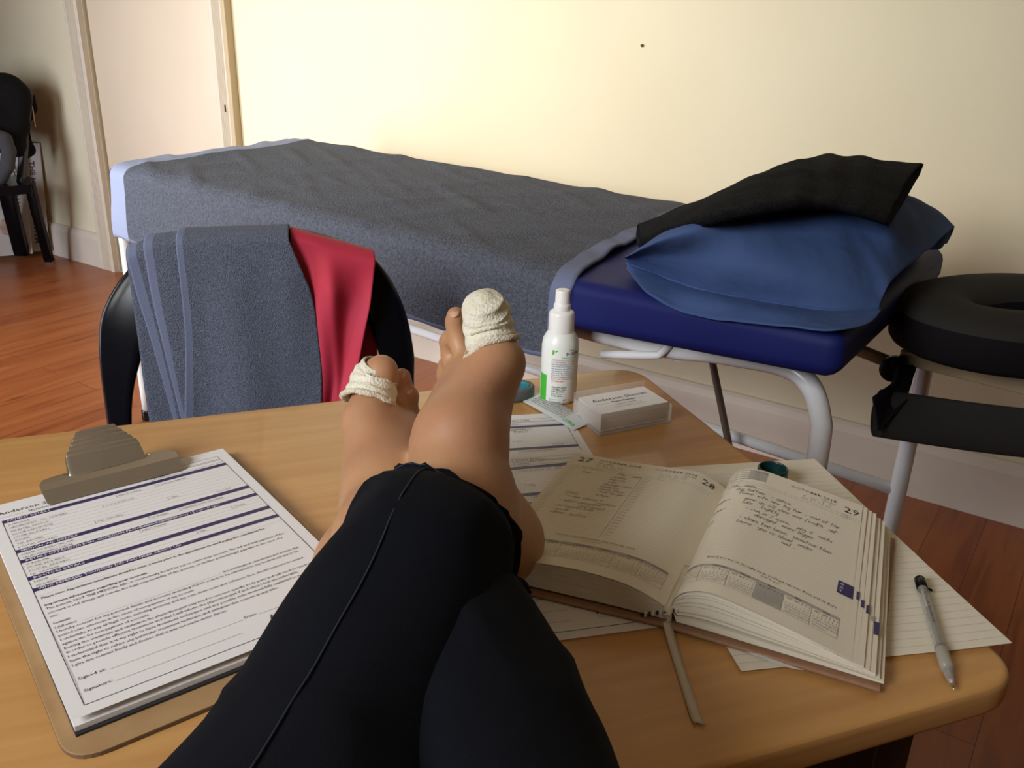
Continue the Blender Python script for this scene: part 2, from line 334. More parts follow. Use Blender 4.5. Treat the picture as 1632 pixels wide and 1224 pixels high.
# ---------------------------------------------------------------- SDF body builder
class Field:
    def __init__(s, lo, hi, h):
        s.lo = np.array(lo, float); s.h = h; s.n = np.ceil((np.array(hi)-s.lo)/h).astype(int)+1
        s.g = np.full(s.n, .05)
        s.ax = [s.lo[i]+h*np.arange(s.n[i]) for i in range(3)]
    def cap(s, a, b, ra, rb, k=.006, carve=False, sq=None):
        a = np.array(a, float); b = np.array(b, float); pad = max(ra, rb)+.05
        l = np.minimum(a, b)-pad; u = np.maximum(a, b)+pad
        i0 = np.clip(np.floor((l-s.lo)/s.h).astype(int), 0, s.n); i1 = np.clip(np.ceil((u-s.lo)/s.h).astype(int)+1, 0, s.n)
        if (i1 <= i0).any(): return
        X, Y, Z = np.meshgrid(*[s.ax[i][i0[i]:i1[i]] for i in range(3)], indexing='ij')
        P = np.stack([X, Y, Z], -1); ab = b-a; L = max(ab@ab, 1e-12)
        t = np.clip(((P-a)@ab)/L, 0, 1)
        if sq is not None:   # squash axis (unit vector, factor): flattened cross-section
            ax, fct = np.array(sq[0], float), sq[1]; dv = P-(a+t[..., None]*ab); c = dv@ax; dv = dv+(c*(1/fct-1))[..., None]*ax
            d = np.linalg.norm(dv, axis=-1)-(ra+(rb-ra)*t); d = d*min(1, fct)
        else: d = np.linalg.norm(P-(a+t[..., None]*ab), axis=-1)-(ra+(rb-ra)*t)
        sl = tuple(slice(i0[i], i1[i]) for i in range(3)); g = s.g[sl]
        if carve: h = np.clip(.5-.5*(g+d)/k, 0, 1); s.g[sl] = g*(1-h)-d*h+k*h*(1-h); return
        h = np.clip(.5+.5*(g-d)/k, 0, 1); s.g[sl] = g*(1-h)+d*h-k*h*(1-h)
    def chain(s, pts, k=.006, **kw):
        for (a, ra), (b, rb) in zip(pts[:-1], pts[1:]): s.cap(a, b, ra, rb, k, **kw)
    def mesh(s):
        g = s.g; n = g.shape; ins = g < 0
        idx = -np.ones([m-1 for m in n], int)
        acc = np.zeros([m-1 for m in n]+[3]); cnt = np.zeros([m-1 for m in n])
        for ax in range(3):
            sa = [slice(None)]*3; sb = [slice(None)]*3; sa[ax] = slice(0, n[ax]-1); sb[ax] = slice(1, n[ax])
            ga = g[tuple(sa)]; gb = g[tuple(sb)]; cr = (ga < 0) != (gb < 0)
            t = np.where(cr, ga/(ga-gb+1e-20), 0)
            o1, o2 = [q for q in range(3) if q != ax]
            for d1 in (0, 1):
                for d2 in (0, 1):
                    sl = [slice(None)]*3; sl[ax] = slice(None); sl[o1] = slice(d1, n[o1]-1+d1); sl[o2] = slice(d2, n[o2]-1+d2)
                    c = cr[tuple(sl)]; tt = t[tuple(sl)]
                    acc[..., ax] += np.where(c, tt, 0); acc[..., o1] += np.where(c, d1, 0); acc[..., o2] += np.where(c, d2, 0); cnt += c
        act = cnt > 0; ids = np.argwhere(act); idx[act] = np.arange(len(ids))
        P = s.lo+s.h*(ids+acc[act]/cnt[act][:, None])
        F = []
        for ax in range(3):
            o1, o2 = [(1, 2), (2, 0), (0, 1)][ax]
            sa = [slice(1, n[q]-1) for q in range(3)]; sa[ax] = slice(0, n[ax]-1); sb = list(sa); sb[ax] = slice(1, n[ax])
            A = ins[tuple(sa)]; B = ins[tuple(sb)]; e = np.argwhere(A != B); flip = A[A != B]
            base = e+np.array([0 if q == ax else 1 for q in range(3)])
            def cid(a, b):
                c = base.copy(); c[:, o1] -= a; c[:, o2] -= b; return idx[c[:, 0], c[:, 1], c[:, 2]]
            q = np.stack([cid(1, 1), cid(0, 1), cid(0, 0), cid(1, 0)], 1)
            q[~flip] = q[~flip][:, ::-1]; F.append(q)
        return P, np.concatenate(F)

# ---------------------------------------------------------------- person (legs stretched out on the table, crossed at the ankles)
person = empty('person', (-.03, -.2, .5), 'person in dark trousers resting bare crossed feet with gauze-wrapped big toes on the table', 'person')
fd = Field((-.27, -.42, .36), (.27, .82, 1.02), .0032)
def foot_(*a):
    c = lambda x: V3(x) if isinstance(x, tuple) and len(x) == 3 and isinstance(x[0], float) else x
    foot(*[c(x) for x in a])
def foot(heel, ach, ankle, shin, mid, arch, lat, balls, toes, big, g=1.0):
    fd.chain([(ankle, .030), (lat, .0175), (balls[-1][0], .0125)], .022); fd.chain([(lat, .0165), (balls[2][0], .0125)], .022)
    fd.chain([(ankle+V3((0, -.012, .012)), .014), (mid+V3((0, -.018, .014)), .008), (V3(balls[0][0])+V3((0, -.008, .008)), .006)], .014)
    fd.chain([(heel, .029), (ach, .026)], .015); fd.cap(heel, ankle, .028, .033*g, .02)
    fd.chain([(shin, .037*g), (ankle, .035*g), (mid, .030*g)], .02)
    for i, (b, rb) in enumerate(balls): fd.cap(mid, b, .023, rb, .020)
    fd.chain([(heel, .022), (arch, .017), (balls[0][0], .017)], .02); fd.cap(heel, balls[-1][0], .022, .012, .02)
    for i in range(len(balls)-1): fd.cap(balls[i][0], balls[i+1][0], balls[i][1]*.85, balls[i+1][1]*.85, .012)
    for ch in toes: fd.chain(ch, .0035)
    fd.chain(big, .006)
# left foot (on the right in view, on top)
LB = [((-0.0127, 0.6550, 0.9069), .0185), ((-0.0295, 0.6720, 0.8935), .014), ((-0.0406, 0.6900, 0.8784), .0125), ((-0.0479, 0.7050, 0.8607), .0115), ((-0.0529, 0.7150, 0.8422), .0115)]
foot_((-0.0059, 0.6070, 0.7767), (-0.0183, 0.5750, 0.8027), (-0.0368, 0.5650, 0.8343), (-0.0484, 0.5000, 0.8334), (-0.0369, 0.6000, 0.8674), (-0.0280, 0.6280, 0.8564), (-0.0530, 0.6250, 0.8485), LB,
     [[((-0.0365, 0.6800, 0.8940), .0095), ((-0.0435, 0.6930, 0.9092), .0085), ((-0.0469, 0.6970, 0.9256), .0088), ((-0.0471, 0.6920, 0.9336), .0078)],
      [((-0.0466, 0.6940, 0.8800), .009), ((-0.0524, 0.7080, 0.8913), .008), ((-0.0534, 0.7080, 0.9053), .0082), ((-0.0524, 0.7020, 0.9112), .0074)],
      [((-0.0522, 0.7060, 0.8607), .0085), ((-0.0574, 0.7180, 0.8713), .0075), ((-0.0572, 0.7160, 0.8813), .0076)],
      [((-0.0561, 0.7140, 0.8395), .0085), ((-0.0612, 0.7240, 0.8488), .0078), ((-0.0610, 0.7220, 0.8579), .0075)]],
     [((-0.0127, 0.6550, 0.9095), .018), ((-0.0171, 0.6620, 0.9250), .0145), ((-0.0203, 0.6660, 0.9329), .0150), ((-0.0209, 0.6640, 0.9397), .0125)])
# right foot (on the left in view, underneath)
RB = [((-0.1209, 0.6950, 0.8360), .0185), ((-0.1107, 0.7120, 0.8268), .0145), ((-0.1024, 0.7220, 0.8182), .013), ((-0.0961, 0.7280, 0.8076), .012), ((-0.0914, 0.7300, 0.7961), .0115)]
foot_((-0.1195, 0.6050, 0.7505), (-0.1051, 0.5800, 0.7636), (-0.0935, 0.5850, 0.7942), (-0.0696, 0.5000, 0.7936), (-0.0982, 0.6350, 0.8070), (-0.1115, 0.6550, 0.8045), (-0.0915, 0.6600, 0.8013), RB,
     [[((-0.1049, 0.7220, 0.8266), .0100), ((-0.1022, 0.7380, 0.8417), .0088), ((-0.0991, 0.7420, 0.8546), .0092), ((-0.0974, 0.7380, 0.8611), .008)],
      [((-0.0978, 0.7300, 0.8190), .0095), ((-0.0934, 0.7420, 0.8304), .0083), ((-0.0915, 0.7420, 0.8403), .0084), ((-0.0910, 0.7380, 0.8450), .0074)],
      [((-0.0938, 0.7320, 0.8057), .009), ((-0.0891, 0.7420, 0.8156), .0078), ((-0.0882, 0.7400, 0.8228), .0076)],
      [((-0.0894, 0.7320, 0.7933), .0085), ((-0.0856, 0.7400, 0.8003), .0075), ((-0.0854, 0.7380, 0.8050), .007)]],
     [((-0.1225, 0.6950, 0.8359), .019), ((-0.1198, 0.7120, 0.8521), .0160), ((-0.1166, 0.7220, 0.8633), .0168), ((-0.1131, 0.7220, 0.8716), .0148)], .80)
# shins, knees, thighs and pelvis under the trousers
LK = [V3((-0.0484, 0.5000, 0.8334)), V3((-.075, .36, .815)), V3((-.105, .16, .80)), V3((-.125, -.02, .70)), V3((-.125, -.28, .565))]
RK = [V3((-0.0696, 0.5000, 0.7936)), V3((-.035, .36, .800)), V3((.010, .18, .785)), V3((.055, -.02, .69)), V3((.065, -.28, .565))]
for K in (LK, RK):
    fd.chain([(K[0], .036), (K[1], .046), (K[2], .05), (K[3], .066), (K[4], .078)], .02)
fd.cap((-.13, -.30, .57), (.07, -.30, .57), .09, .09, .03)
P, F = fd.mesh()
body = mesh('body', P.tolist(), F.tolist(), M['skin'], person)
recalc(body); sm = body.modifiers.new('smooth', 'SMOOTH'); sm.factor = .5; sm.iterations = 3
# toenails of the small toes
def nail(p, n, r):
    p = V3(p); n = V3(n).normalized(); s = n.orthogonal().normalized(); t = n.cross(s); V = [p+n*.0018]; k = 10
    for i in range(k): a = 2*PI*i/k; V.append(p+s*math.cos(a)*r+t*math.sin(a)*r*.8)
    mod_sub(mesh('toenail', V, [(0, 1+i, 1+(i+1) % k) for i in range(k)], M['nail'], body), 1)
nail(V3((-0.0973, 0.7330, 0.8625))+V3((0, 0, .003)), (.1, -.5, .8), .0048)
nail(V3((-0.0909, 0.7330, 0.8465))+V3((0, 0, .003)), (.1, -.5, .8), .0040)
nail(V3((-0.0876, 0.7350, 0.8238))+V3((0, 0, .002)), (.2, -.5, .7), .0036)
nail(V3((-0.0472, 0.6860, 0.9350))+V3((0, 0, .002)), (-.2, -.5, .8), .0040)

# gauze wrapped round the big toes
def gauze(name, path, rad, skew, label, close=False, seed=1, flat=1.0):
    pts = catmull(path, 8); n = len(pts); seg = 48; fr = frames(pts); V = []; F = []
    rr = np.interp(np.linspace(0, 1, n), np.linspace(0, 1, len(rad)), rad)
    for i, (p, (t, N, B)) in enumerate(zip(pts, fr)):
        for k in range(seg):
            a = 2*PI*k/seg; u = i/(n-1)
            d = N*math.cos(a)*flat+B*math.sin(a)
            off = t*skew(a)*(1-u)
            q = p+d*rr[i]+off
            q += d*.0011*noise.noise(q*90+V3((seed, 0, 0)))+d*.0006*math.sin(u*26+a*1.0+seed)
            V.append(q)
    for i in range(n-1):
        for k in range(seg): F.append((i*seg+k, i*seg+(k+1) % seg, (i+1)*seg+(k+1) % seg, (i+1)*seg+k))
    if close:
        V.append(pts[-1]+fr[-1][0]*rr[-1]*.35); c = len(V)-1
        for k in range(seg): F.append(((n-1)*seg+k, (n-1)*seg+(k+1) % seg, c))
    o = recalc(mesh(name, V, F, M['bandage'], person)); mod_solid(o, .0016, -1 if True else 1); o['label'] = label
    ring = [V[k] for k in range(seg)]+[V[0], V[1]]
    rim = [r_+V3((noise.noise(r_*200), noise.noise(r_*200+V3((5, 0, 0))), noise.noise(r_*200+V3((9, 0, 0)))))*.0012 for r_ in ring]
    recalc(mesh('gauze_edge', *tube_vf(rim, [.0026+.0009*noise.noise(q*150) for q in rim], 8), M['bandage_roll'], o))
    return o
gauze('gauze_bandage', [(-0.0171, 0.6610, 0.9228), (-0.0187, 0.6635, 0.9296), (-0.0204, 0.6655, 0.9382), (-0.0224, 0.6640, 0.9468), (-0.0238, 0.6600, 0.9560), (-0.0243, 0.6580, 0.9601)], [.0205, .0202, .0200, .0190, .0150, .006],
      lambda a: -.0085*max(0, math.sin(a-.3))**3, 'off-white gauze cap closed over the big toe tip, rolled at its lower edge', True, 1)
gauze('gauze_bandage', [(-0.1225, 0.7080, 0.8490), (-0.1206, 0.7150, 0.8566), (-0.1186, 0.7210, 0.8648), (-0.1165, 0.7230, 0.8711), (-0.1141, 0.7230, 0.8770)], [.0228, .0215, .0202, .0182, .0150], lambda a: 0.0,
      'yellow-stained gauze band leaving the toe tip bare', False, 4)

# trousers: two crossed legs joined at the hips, each ending in a hemmed cuff
def leg_vf(path, rad, seg, seed, endn=None, folds=1.0):
    pts = catmull(path, 12); n = len(pts); fr = frames(pts); rr = np.interp(np.linspace(0, 1, n), np.linspace(0, 1, len(rad)), rad); V = []
    for i, (p, (t, N, B)) in enumerate(zip(pts, fr)):
        u = i/(n-1)
        for k in range(seg):
            a = 2*PI*k/seg; d = N*math.cos(a)+B*math.sin(a); q = p+d*rr[i]
            if endn is not None:   # first ring lies in the plane of the cuff opening
                e, len_ = endn; wgt = max(0, 1-u/.22)**1.5
                k_ = -((q-p).dot(e))/t.dot(e) if abs(t.dot(e)) > .2 else 0
                q = q+t*k_*wgt
            f = (1-abs(math.sin(u*17+a*1.0+seed+2.5*noise.noise(q*11))))**3*.011*max(.25, 1-u*1.6)+noise.noise(q*16+V3((seed, 0, 0)))*.0055
            q += d*f*folds*min(1, u*12)
            V.append(q)
    F = [(i*seg+k, i*seg+(k+1) % seg, (i+1)*seg+(k+1) % seg, (i+1)*seg+k) for i in range(n-1) for k in range(seg)]
    return V, F, n
LP = [(-0.0421, 0.5350, 0.8383), (-0.0472, 0.5050, 0.8398), (-0.0542, 0.4500, 0.8434), (-.082, .33, .803), (-.110, .16, .795), (-.125, -.02, .70), (-.125, -.30, .56)]
LR = [.0480, .0510, .0560, .071, .081, .092, .115]
eL = V3((.62, .45, .45)).normalized()
lv, lf, ln = leg_vf(LP, LR, 64, 1, (eL, 1))
RP = [(-0.0732, 0.5300, 0.8007), (-0.0637, 0.5050, 0.8053), (-0.0386, 0.4550, 0.8155), (-.008, .35, .800), (.020, .18, .780), (.055, -.02, .69), (.065, -.30, .56)]
RR = [.044, .046, .052, .063, .070, .086, .112]
rv, rf, rn = leg_vf(RP, RR, 64, 5, None)
flp = tube_vf(catmull([(-0.0166, 0.5350, 0.7992), (-0.0033, 0.5520, 0.7776), (0.0089, 0.5620, 0.7640), (0.0185, 0.5660, 0.7582)], 6), [.016]*6+[.015]*6+[.011, .010, .009, .007, .005, .003, .0015], 24, True, .55)
hp = tube_vf([V3((-.19, -.32, .60)), V3((-.03, -.34, .62)), V3((.13, -.32, .60))], [.10, .125, .10], 32)
tr = recalc(mesh('trousers', *join((lv, lf), (rv, rf), hp, flp), M['denim'], person)); tr['label'] = 'black-blue denim trousers'
mod_solid(tr, .0016, -1)
from mathutils.bvhtree import BVHTree
_bm = bmesh.new(); _bm.from_mesh(tr.data); BV = BVHTree.FromBMesh(_bm)
def stitched(name, pts, off, r_, par, seg=8):
    out = []
    for p in pts:
        loc, nr, i_, d_ = BV.find_nearest(p)
        out.append(loc+(p-loc).normalized()*off if (p-loc).length > 1e-6 else loc)
    return recalc(mesh(name, *tube_vf(out, r_, seg), M['thread'], par))
nr_ = len(lv)//64; k0 = 1
cen = [sum((V3(q) for q in lv[i*64:i*64+64]), V3())/64 for i in range(nr_)]
line = [V3(lv[i*64+k0])+(V3(lv[i*64+k0])-cen[i]).normalized()*.0006 for i in range(nr_)]
line = [(line[max(i-1, 0)]+line[i]+line[min(i+1, nr_-1)])/3 for i in range(nr_)]
recalc(mesh('side_seam', *tube_vf(line, .00055, 8), M['thread'], tr))
hr = 64*5; hem_pts = [V3(p)+(V3(p)-LP0)*.05 for p in lv[hr:hr+64] for LP0 in [sum((V3(q) for q in lv[hr:hr+64]), V3())/64]]
stitched('hem_stitching', hem_pts+hem_pts[:1], .0003, .0005, tr, 5)
# turned edge of the cuff
ed_ = [V3(p) for p in lv[:64]]+[V3(lv[0])]
recalc(mesh('cuff_edge', *tube_vf(ed_, .0014, 8), M['denim'], tr))
_bm.free()

# ---------------------------------------------------------------- table
TZ = .74
TX = V3((.934, .357, 0)); TY = V3((-.357, .934, 0))
cR, cB = V3((.370, .508, 0)), V3((.160, 1.103, 0))
cBL = cB-TX*1.28; cFL = cR-TX*1.30
tb = empty('table', (-.3, .55, 0), 'beech laminate table with rounded corners under the crossed feet and papers', 'table')
top = prism('tabletop', rounded([cFL, cR, cB, cBL], [.03, .040, .045, .03]), TZ-.025, TZ, [M['table'], M['table_edge']], tb)
mod_bevel(top, .006, 4, 50)
for p in top.data.polygons: p.material_index = 1 if abs(p.normal.z) < .5 else 0
top.data.polygons.foreach_set('use_smooth', [True]*len(top.data.polygons))
for q in (cR+TX*-.078+TY*.045, cR+TX*-1.20+TY*.045):
    boxo('leg_panel', V3((q.x, q.y, .02)), TX*.035, TY*.50, V3((0, 0, TZ-.028-.02)), M['dark_steel'], tb, .003)
    boxo('foot_rail', V3((q.x, q.y, 0))-TX*.01-TY*.02, TX*.055, TY*.54, V3((0, 0, .03)), M['dark_steel'], tb, .004)
boxo('modesty_panel', V3(((cB-TX*1.16-TY*.10).x, (cB-TX*1.16-TY*.10).y, .45)), TX*1.08, TY*.015, V3((0, 0, .26)), M['dark_steel'], tb, .002)

# ---------------------------------------------------------------- black plastic chair behind the table, facing it
CU = V3((math.cos(math.radians(12)), math.sin(math.radians(12)), 0)); CN = V3((-CU.y, CU.x, 0)); C0 = V3((-.42, 1.33, 0))
def CP(u, v, w=0): return C0+CU*u+CN*(.12*(max(v, .3)-.45)+w)+V3((0, 0, v))
ch = empty('plastic_chair', C0, 'black plastic chair behind the table, its rounded back draped with a towel and red cloth', 'chair')
outer = [(-.215, 0), (-.224, .30), (-.2277, .545), (-.2267, .662), (-.210, .730), (-.1576, .796), (-.076, .838), (.018, .846), (.10, .840), (.1995, .800), (.247, .725), (.2657, .640), (.2652, .570), (.258, .30), (.245, 0)]
inner = [(-.180, 0), (-.186, .30), (-.186, .545), (-.160, .655), (-.136, .700), (-.100, .728), (-.04, .744), (.018, .748), (.07, .746), (.135, .732), (.182, .708), (.206, .645), (.216, .575), (.218, .30), (.212, 0)]
oc = catmull([V3((a, b, 0)) for a, b in outer], 6); ic = catmull([V3((a, b, 0)) for a, b in inner], 6)
V = []; SEG = 16
for o_, i_ in zip(oc, ic):
    c = (o_+i_)/2; hw = (o_-i_)/2
    for k in range(SEG):
        a = 2*PI*k/SEG; ca, sa = math.cos(a), math.sin(a)
        x = math.copysign(abs(ca)**.6, ca); y = math.copysign(abs(sa)**.75, sa)
        p = c+hw*x; V.append(CP(p.x, p.y, y*.011+.012*x))
n = len(oc); F = [(i*SEG+k, i*SEG+(k+1) % SEG, (i+1)*SEG+(k+1) % SEG, (i+1)*SEG+k) for i in range(n-1) for k in range(SEG)]+[tuple(range(SEG)), tuple(range((n-1)*SEG, n*SEG))]
recalc(mesh('back_frame', V, F, M['black_plastic'], ch))
V = []; F = []
for us in (-.09, -.03, .045, .11):
    bx = [CP(us, .44, -.01), CP(us+.035, .44, -.01), CP(us+.035, .44, .0), CP(us, .44, .0), CP(us, .76, -.006), CP(us+.035, .76, -.006), CP(us+.035, .76, .004), CP(us, .76, .004)]
    v, f = box8(bx); o = len(V); V += v; F += [tuple(i+o for i in q) for q in f]
recalc(mesh('back_slats', V, F, M['black_plastic'], ch, False))
seat = prism('seat', rounded([(C0+CU*a+CN*b)[:2] for a, b in ((-.20, -.42), (.24, -.42), (.215, 0), (-.175, 0))], .05), .415, .435, M['black_plastic'], ch); mod_bevel(seat, .008, 3)
for a in (-.195, .235):
    tube('leg', [C0+CU*a+CN*-.43, C0+CU*(a*.93)+CN*-.39+V3((0, 0, .42))], [.017, .022], M['black_plastic'], ch)

# folded slate-blue towel over the chair back
tw = empty('hand_towel', CP(0, .85), 'folded slate-blue towel hanging over the black chair back in front of the table', 'towel')
def drape(name, L, R, mats, parent, w0, back=.16, wb=.022, seed=0, amp=.004, bands=(), nu=44, nv=60, th=.004, vtop=.850, fold=None):
    """cloth over the chair's rail: L and R are (u,v) edge points from the top down; a back flap falls behind"""
    Lc = catmull([V3((a, b, 0)) for a, b in L], 12); Rc = catmull([V3((a, b, 0)) for a, b in R], 12)
    def samp(c, t): x = t*(len(c)-1); i = min(int(x), len(c)-2); return c[i].lerp(c[i+1], x-i)
    def f(x, y):
        # y: 0..0.22 behind, 0.22..0.32 over the top, rest in front
        if y < .30:
            q = y/.30; l = samp(Lc, 0); r = samp(Rc, 0); u = l.x+(r.x-l.x)*x; vt = l.y+(r.y-l.y)*x
            rr = (wb-w0)/2; cw = (wb+w0)/2
            if q < .6: v = vt-.012-back*(1-q/.6); w = wb
            else: a = (q-.6)/.4*PI; v = vt-.012+.013*math.sin(a); w = cw+rr*math.cos(a)
            return CP(u, v-.001, w+amp*noise.noise(V3((u*14, v*9, seed))))
        q = (y-.30)/.70; l = samp(Lc, q); r = samp(Rc, q); u = l.x+(r.x-l.x)*x; v = l.y+(r.y-l.y)*x-.012*(1-q)**3
        s_ = min(1, q*5)
        wv = amp*(1.5*noise.noise(V3((u*16+seed, v*3, 1)))+1.1*math.sin(u*55+seed+v*6)*.6)*s_
        if fold: wv += fold(x, q)*s_
        return CP(u, v, w0+wv)
    V, F = grid(nu, nv, f)
    mi = []
    for i in range(nu-1):
        for j in range(nv-1):
            x = (i+.5)/(nu-1); mi.append(1 if any(a <= x <= b for a, b in bands) else 0)
    o = mesh(name, V, F, mats, parent, True, mi); recalc(o); mod_solid(o, th, 0); return o
TWM = [M['terry_chair'], M['hem']]
drape('back_layer', [(-.164, .822), (-.160, .70), (-.158, .60), (-.154, .50)], [(-.10, .842), (-.10, .70), (-.10, .60), (-.10, .50)], TWM, tw, -.024, wb=.014, seed=3, nu=14, amp=.002)
drape('under_fold', [(-.1615, .824), (-.153, .76), (-.1418, .698), (-.129, .62), (-.118, .549), (-.112, .50)], [(-.10, .842), (-.085, .76), (-.085, .698), (-.085, .62), (-.09, .549), (-.09, .50)], TWM, tw, -.031, wb=.017, seed=5, bands=((0, .22),), nu=24, amp=.0015)
drape('under_fold', [(-.1360, .838), (-.131, .76), (-.1241, .698), (-.114, .62), (-.1047, .549), (-.100, .50)], [(-.06, .846), (-.06, .76), (-.06, .698), (-.07, .62), (-.07, .549), (-.07, .50)], TWM, tw, -.037, wb=.020, seed=6, bands=((0, .17),), nu=24, amp=.0015)
drape('front_layer', [(-.0880, .847), (-.0875, .76), (-.0886, .696), (-.095, .62), (-.1018, .549), (-.104, .50)], [(.0755, .850), (.095, .79), (.1073, .740), (.1136, .636), (.1097, .562), (.108, .50)], TWM, tw, -.047, wb=.028, seed=8, bands=((0, .058),), nu=70,
      fold=lambda x, q: .006*math.sin(x*7.5+q*1.0)*(.3+q))
rc = drape('red_cloth', [(.078, .848), (.082, .78), (.085, .72), (.095, .62), (.10, .56), (.10, .50)], [(.2055, .809), (.195, .74), (.1835, .69), (.1680, .623), (.148, .566), (.138, .50)], [M['red'], M['red']], None, -.034, wb=.018, seed=11, amp=.004, nu=50, back=.2, th=.0015,
      fold=lambda x, q: .008*math.sin(x*9+q*3.5)*(1-.3*q)-.004-.006*math.exp(-((x-.45-.25*q)/.10)**2))
setup(rc, 'crumpled red cotton cloth hanging over the right side of the chair back', 'cloth')

# ---------------------------------------------------------------- treatment bed
NR, NL, FL, FR = V3((.44, 1.15, 0)), V3((-1.09, 2.46, 0)), V3((-.76, 3.06, 0)), V3((.81, 1.69, 0))
BA = V3((-.76, .65, 0)); BB = V3((.65, .76, 0)); BL = 2.014; BW = .66
def tilt(s): return .035*max(0, min(1, (.45-s)/.45))
def BM(s, t, z):
    u = s/BL; w_ = t/BW; p = NR*(1-u)*(1-w_)+NL*u*(1-w_)+FL*u*w_+FR*(1-u)*w_
    return V3((p.x, p.y, z+tilt(s)))
def BP(s, t, z): p = NR+BA*s+BB*t; return V3((p.x, p.y, z))
bed = empty('treatment_bed', BP(1.0, .3, 0), 'long treatment bed with a royal blue mattress on white tubular legs along the wall', 'bed')
def padm(name, s0, s1, t0, t1, z0, z1, r, m, parent, fmap, ns=26):
    st_ = [(s0, -1), (s0+r*.15, -.55), (s0+r*.5, -.2), (s0+r, 0)]+[(s0+r+(s1-s0-2*r)*k/ns, 0) for k in range(1, ns)]+[(s1-r, 0), (s1-r*.5, -.2), (s1-r*.15, -.55), (s1, -1)]
    V = []; K = 6
    for s_, ins in st_:
        i_ = -ins*r
        a0, a1, b0, b1 = t0+i_, t1-i_, z0+i_, z1-i_; rr = max(r-i_, .0005)
        for cx_, cz_, ang in ((a1-rr, b1-rr, 0), (a0+rr, b1-rr, 90), (a0+rr, b0+rr, 180), (a1-rr, b0+rr, 270)):
            for k in range(K+1):
                a = math.radians(ang+90*k/K); V.append(fmap(s_, cx_+rr*math.cos(a), cz_+rr*math.sin(a)))
    n = 4*(K+1); F = [(i*n+k, i*n+(k+1) % n, (i+1)*n+(k+1) % n, (i+1)*n+k) for i in range(len(st_)-1) for k in range(n)]+[tuple(range(n)), tuple(range((len(st_)-1)*n, len(st_)*n))]
    return recalc(mesh(name, V, F, m, parent))
padm('mattress', -.01, 2.05, -.012, .665, .676, .762, .022, M['vinyl'], bed, lambda s_, t_, z_: BM(s_, t_, z_-(.018*max(0, min(1, (.45-s_)/.45)) if z_ > .70 else 0)))
padm('base_board', .08, 1.95, .14, .54, .662, .677, .004, M['dark_steel'], bed, BM)
RT = .0165
def legpath(t, z0=.015):
    tl = .015 if t < .3 else t
    return [BP(2.045, tl, z0), BP(2.045, tl, .50), BP(2.035, tl, .60), BP(1.98, tl+(t-tl)*.2, .638), BP(1.85, tl+(t-tl)*.6, .64), BP(1.2, t, .638), BP(.45, t, .640), BP(.22, t, .664), BP(.115, t, .672), BP(.070, t, .655), BP(.045, t, .610), BP(.038, t, .55), BP(.038, t, .3), BP(.038, t, z0)]
tube('side_frame', legpath(.10), RT, M['white_steel'], bed, 16, 6)
tube('side_frame', legpath(.585), RT, M['white_steel'], bed, 16, 6)
for s_ in (2.045, .038):
    for t in ((.015 if s_ > 1 else .10), .585): lathe('rubber_foot', [(.019, 0), (.021, .004), (.020, .03), (.017, .034)], BP(s_, t, 0), M['black_plastic'], bed, 20)
tube('long_stretcher', [BP(.04, .585, .29), BP(2.06, .585, .29)], .013, M['white_steel'], bed)
tube('end_stretcher', [BP(2.045, .015, .29), BP(2.045, .585, .29)], .013, M['white_steel'], bed)
for s_ in (.3, 1.0, 1.7): tube('cross_tube', [BP(s_, .10, .640), BP(s_, .585, .640)], .012, M['white_steel'], bed)
tube('release_lever', [(0.1586, 1.4959, 0.6118), (0.2365, 1.4293, 0.6374), (0.2491, 1.4186, 0.6462), (0.2573, 1.4115, 0.6601), (0.2624, 1.4203, 0.6649)], .0075, M['white_steel'], bed, 12, 4)
tube('brace', [BP(.47, .50, .63), (0.4299, 1.8165, 0.4880), (0.4749, 1.7780, 0.3207), BP(.30, .50, .08)], .008, M['strut'], bed, 10)
tube('brace_stay', [BP(.30, .10, .09), BP(.30, .585, .09)], .01, M['strut'], bed, 10)

# bath towel spread over the bed, hanging down on the near side
def bt(x, q):  # q arc length from the near top edge, negative = hanging
    sR = np.interp(q, [-.20, -.03, 0, .10, .27, .70], [.455, .450, .445, .465, .485, .52])
    s = sR+(2.02-sR)*x
    lump = .0025+.003*abs(noise.noise(V3((s*5, q*9, 3))))+.007*max(0, noise.noise(V3((s*9-q*16, q*5+s*3, 7))))+.004*abs(math.sin(s*14+q*9+2*noise.noise(V3((s*3, q*3, 1)))))**6
    fe = .006*math.sin(s*7+1)
    r = .03; z0 = .766+lump
    if q > r: return BM(s, q, z0+.004*math.sin(q*22+s*3)*.4)
    if q > -r*.6:
        a = (r-q)/(1.6*r)*PI/2; return BM(s, r-(r+.014)*math.sin(a), z0-(r)*(1-math.cos(a)))
    d = -q-r*.6; h_ = d
    w_ = .014+.010*math.sin(s*9.5)*min(1, d*8)+.012*noise.noise(V3((s*4, 2, d*4)))*min(1, d*8)+.03*d
    return BM(s, -w_, z0-r-h_)
NU, NV = 190, 96
def hang(x): return .185-.045*(1-x)+.006*math.sin(x*16)
V, F = grid(NU, NV, lambda x, y: bt(x, -hang(x)+(hang(x)+.69)*y))
mi = []
for i in range(NU-1):
    for j in range(NV-1):
        x = (i+.5)/(NU-1); q = -hang(x)+(hang(x)+.69)*(j+.5)/(NV-1); s = x*1.55
        mi.append(2 if s > 1.475 else (1 if s < .045 or q < -hang(x)+.012 else 0))
t = mesh('bath_towel', V, F, [M['terry'], M['hem'], M['hem_lit']], None, True, mi); recalc(t); mod_solid(t, .005, 0)
setup(t, 'large slate-grey bath towel spread over the blue bed and hanging down its near side', 'towel')

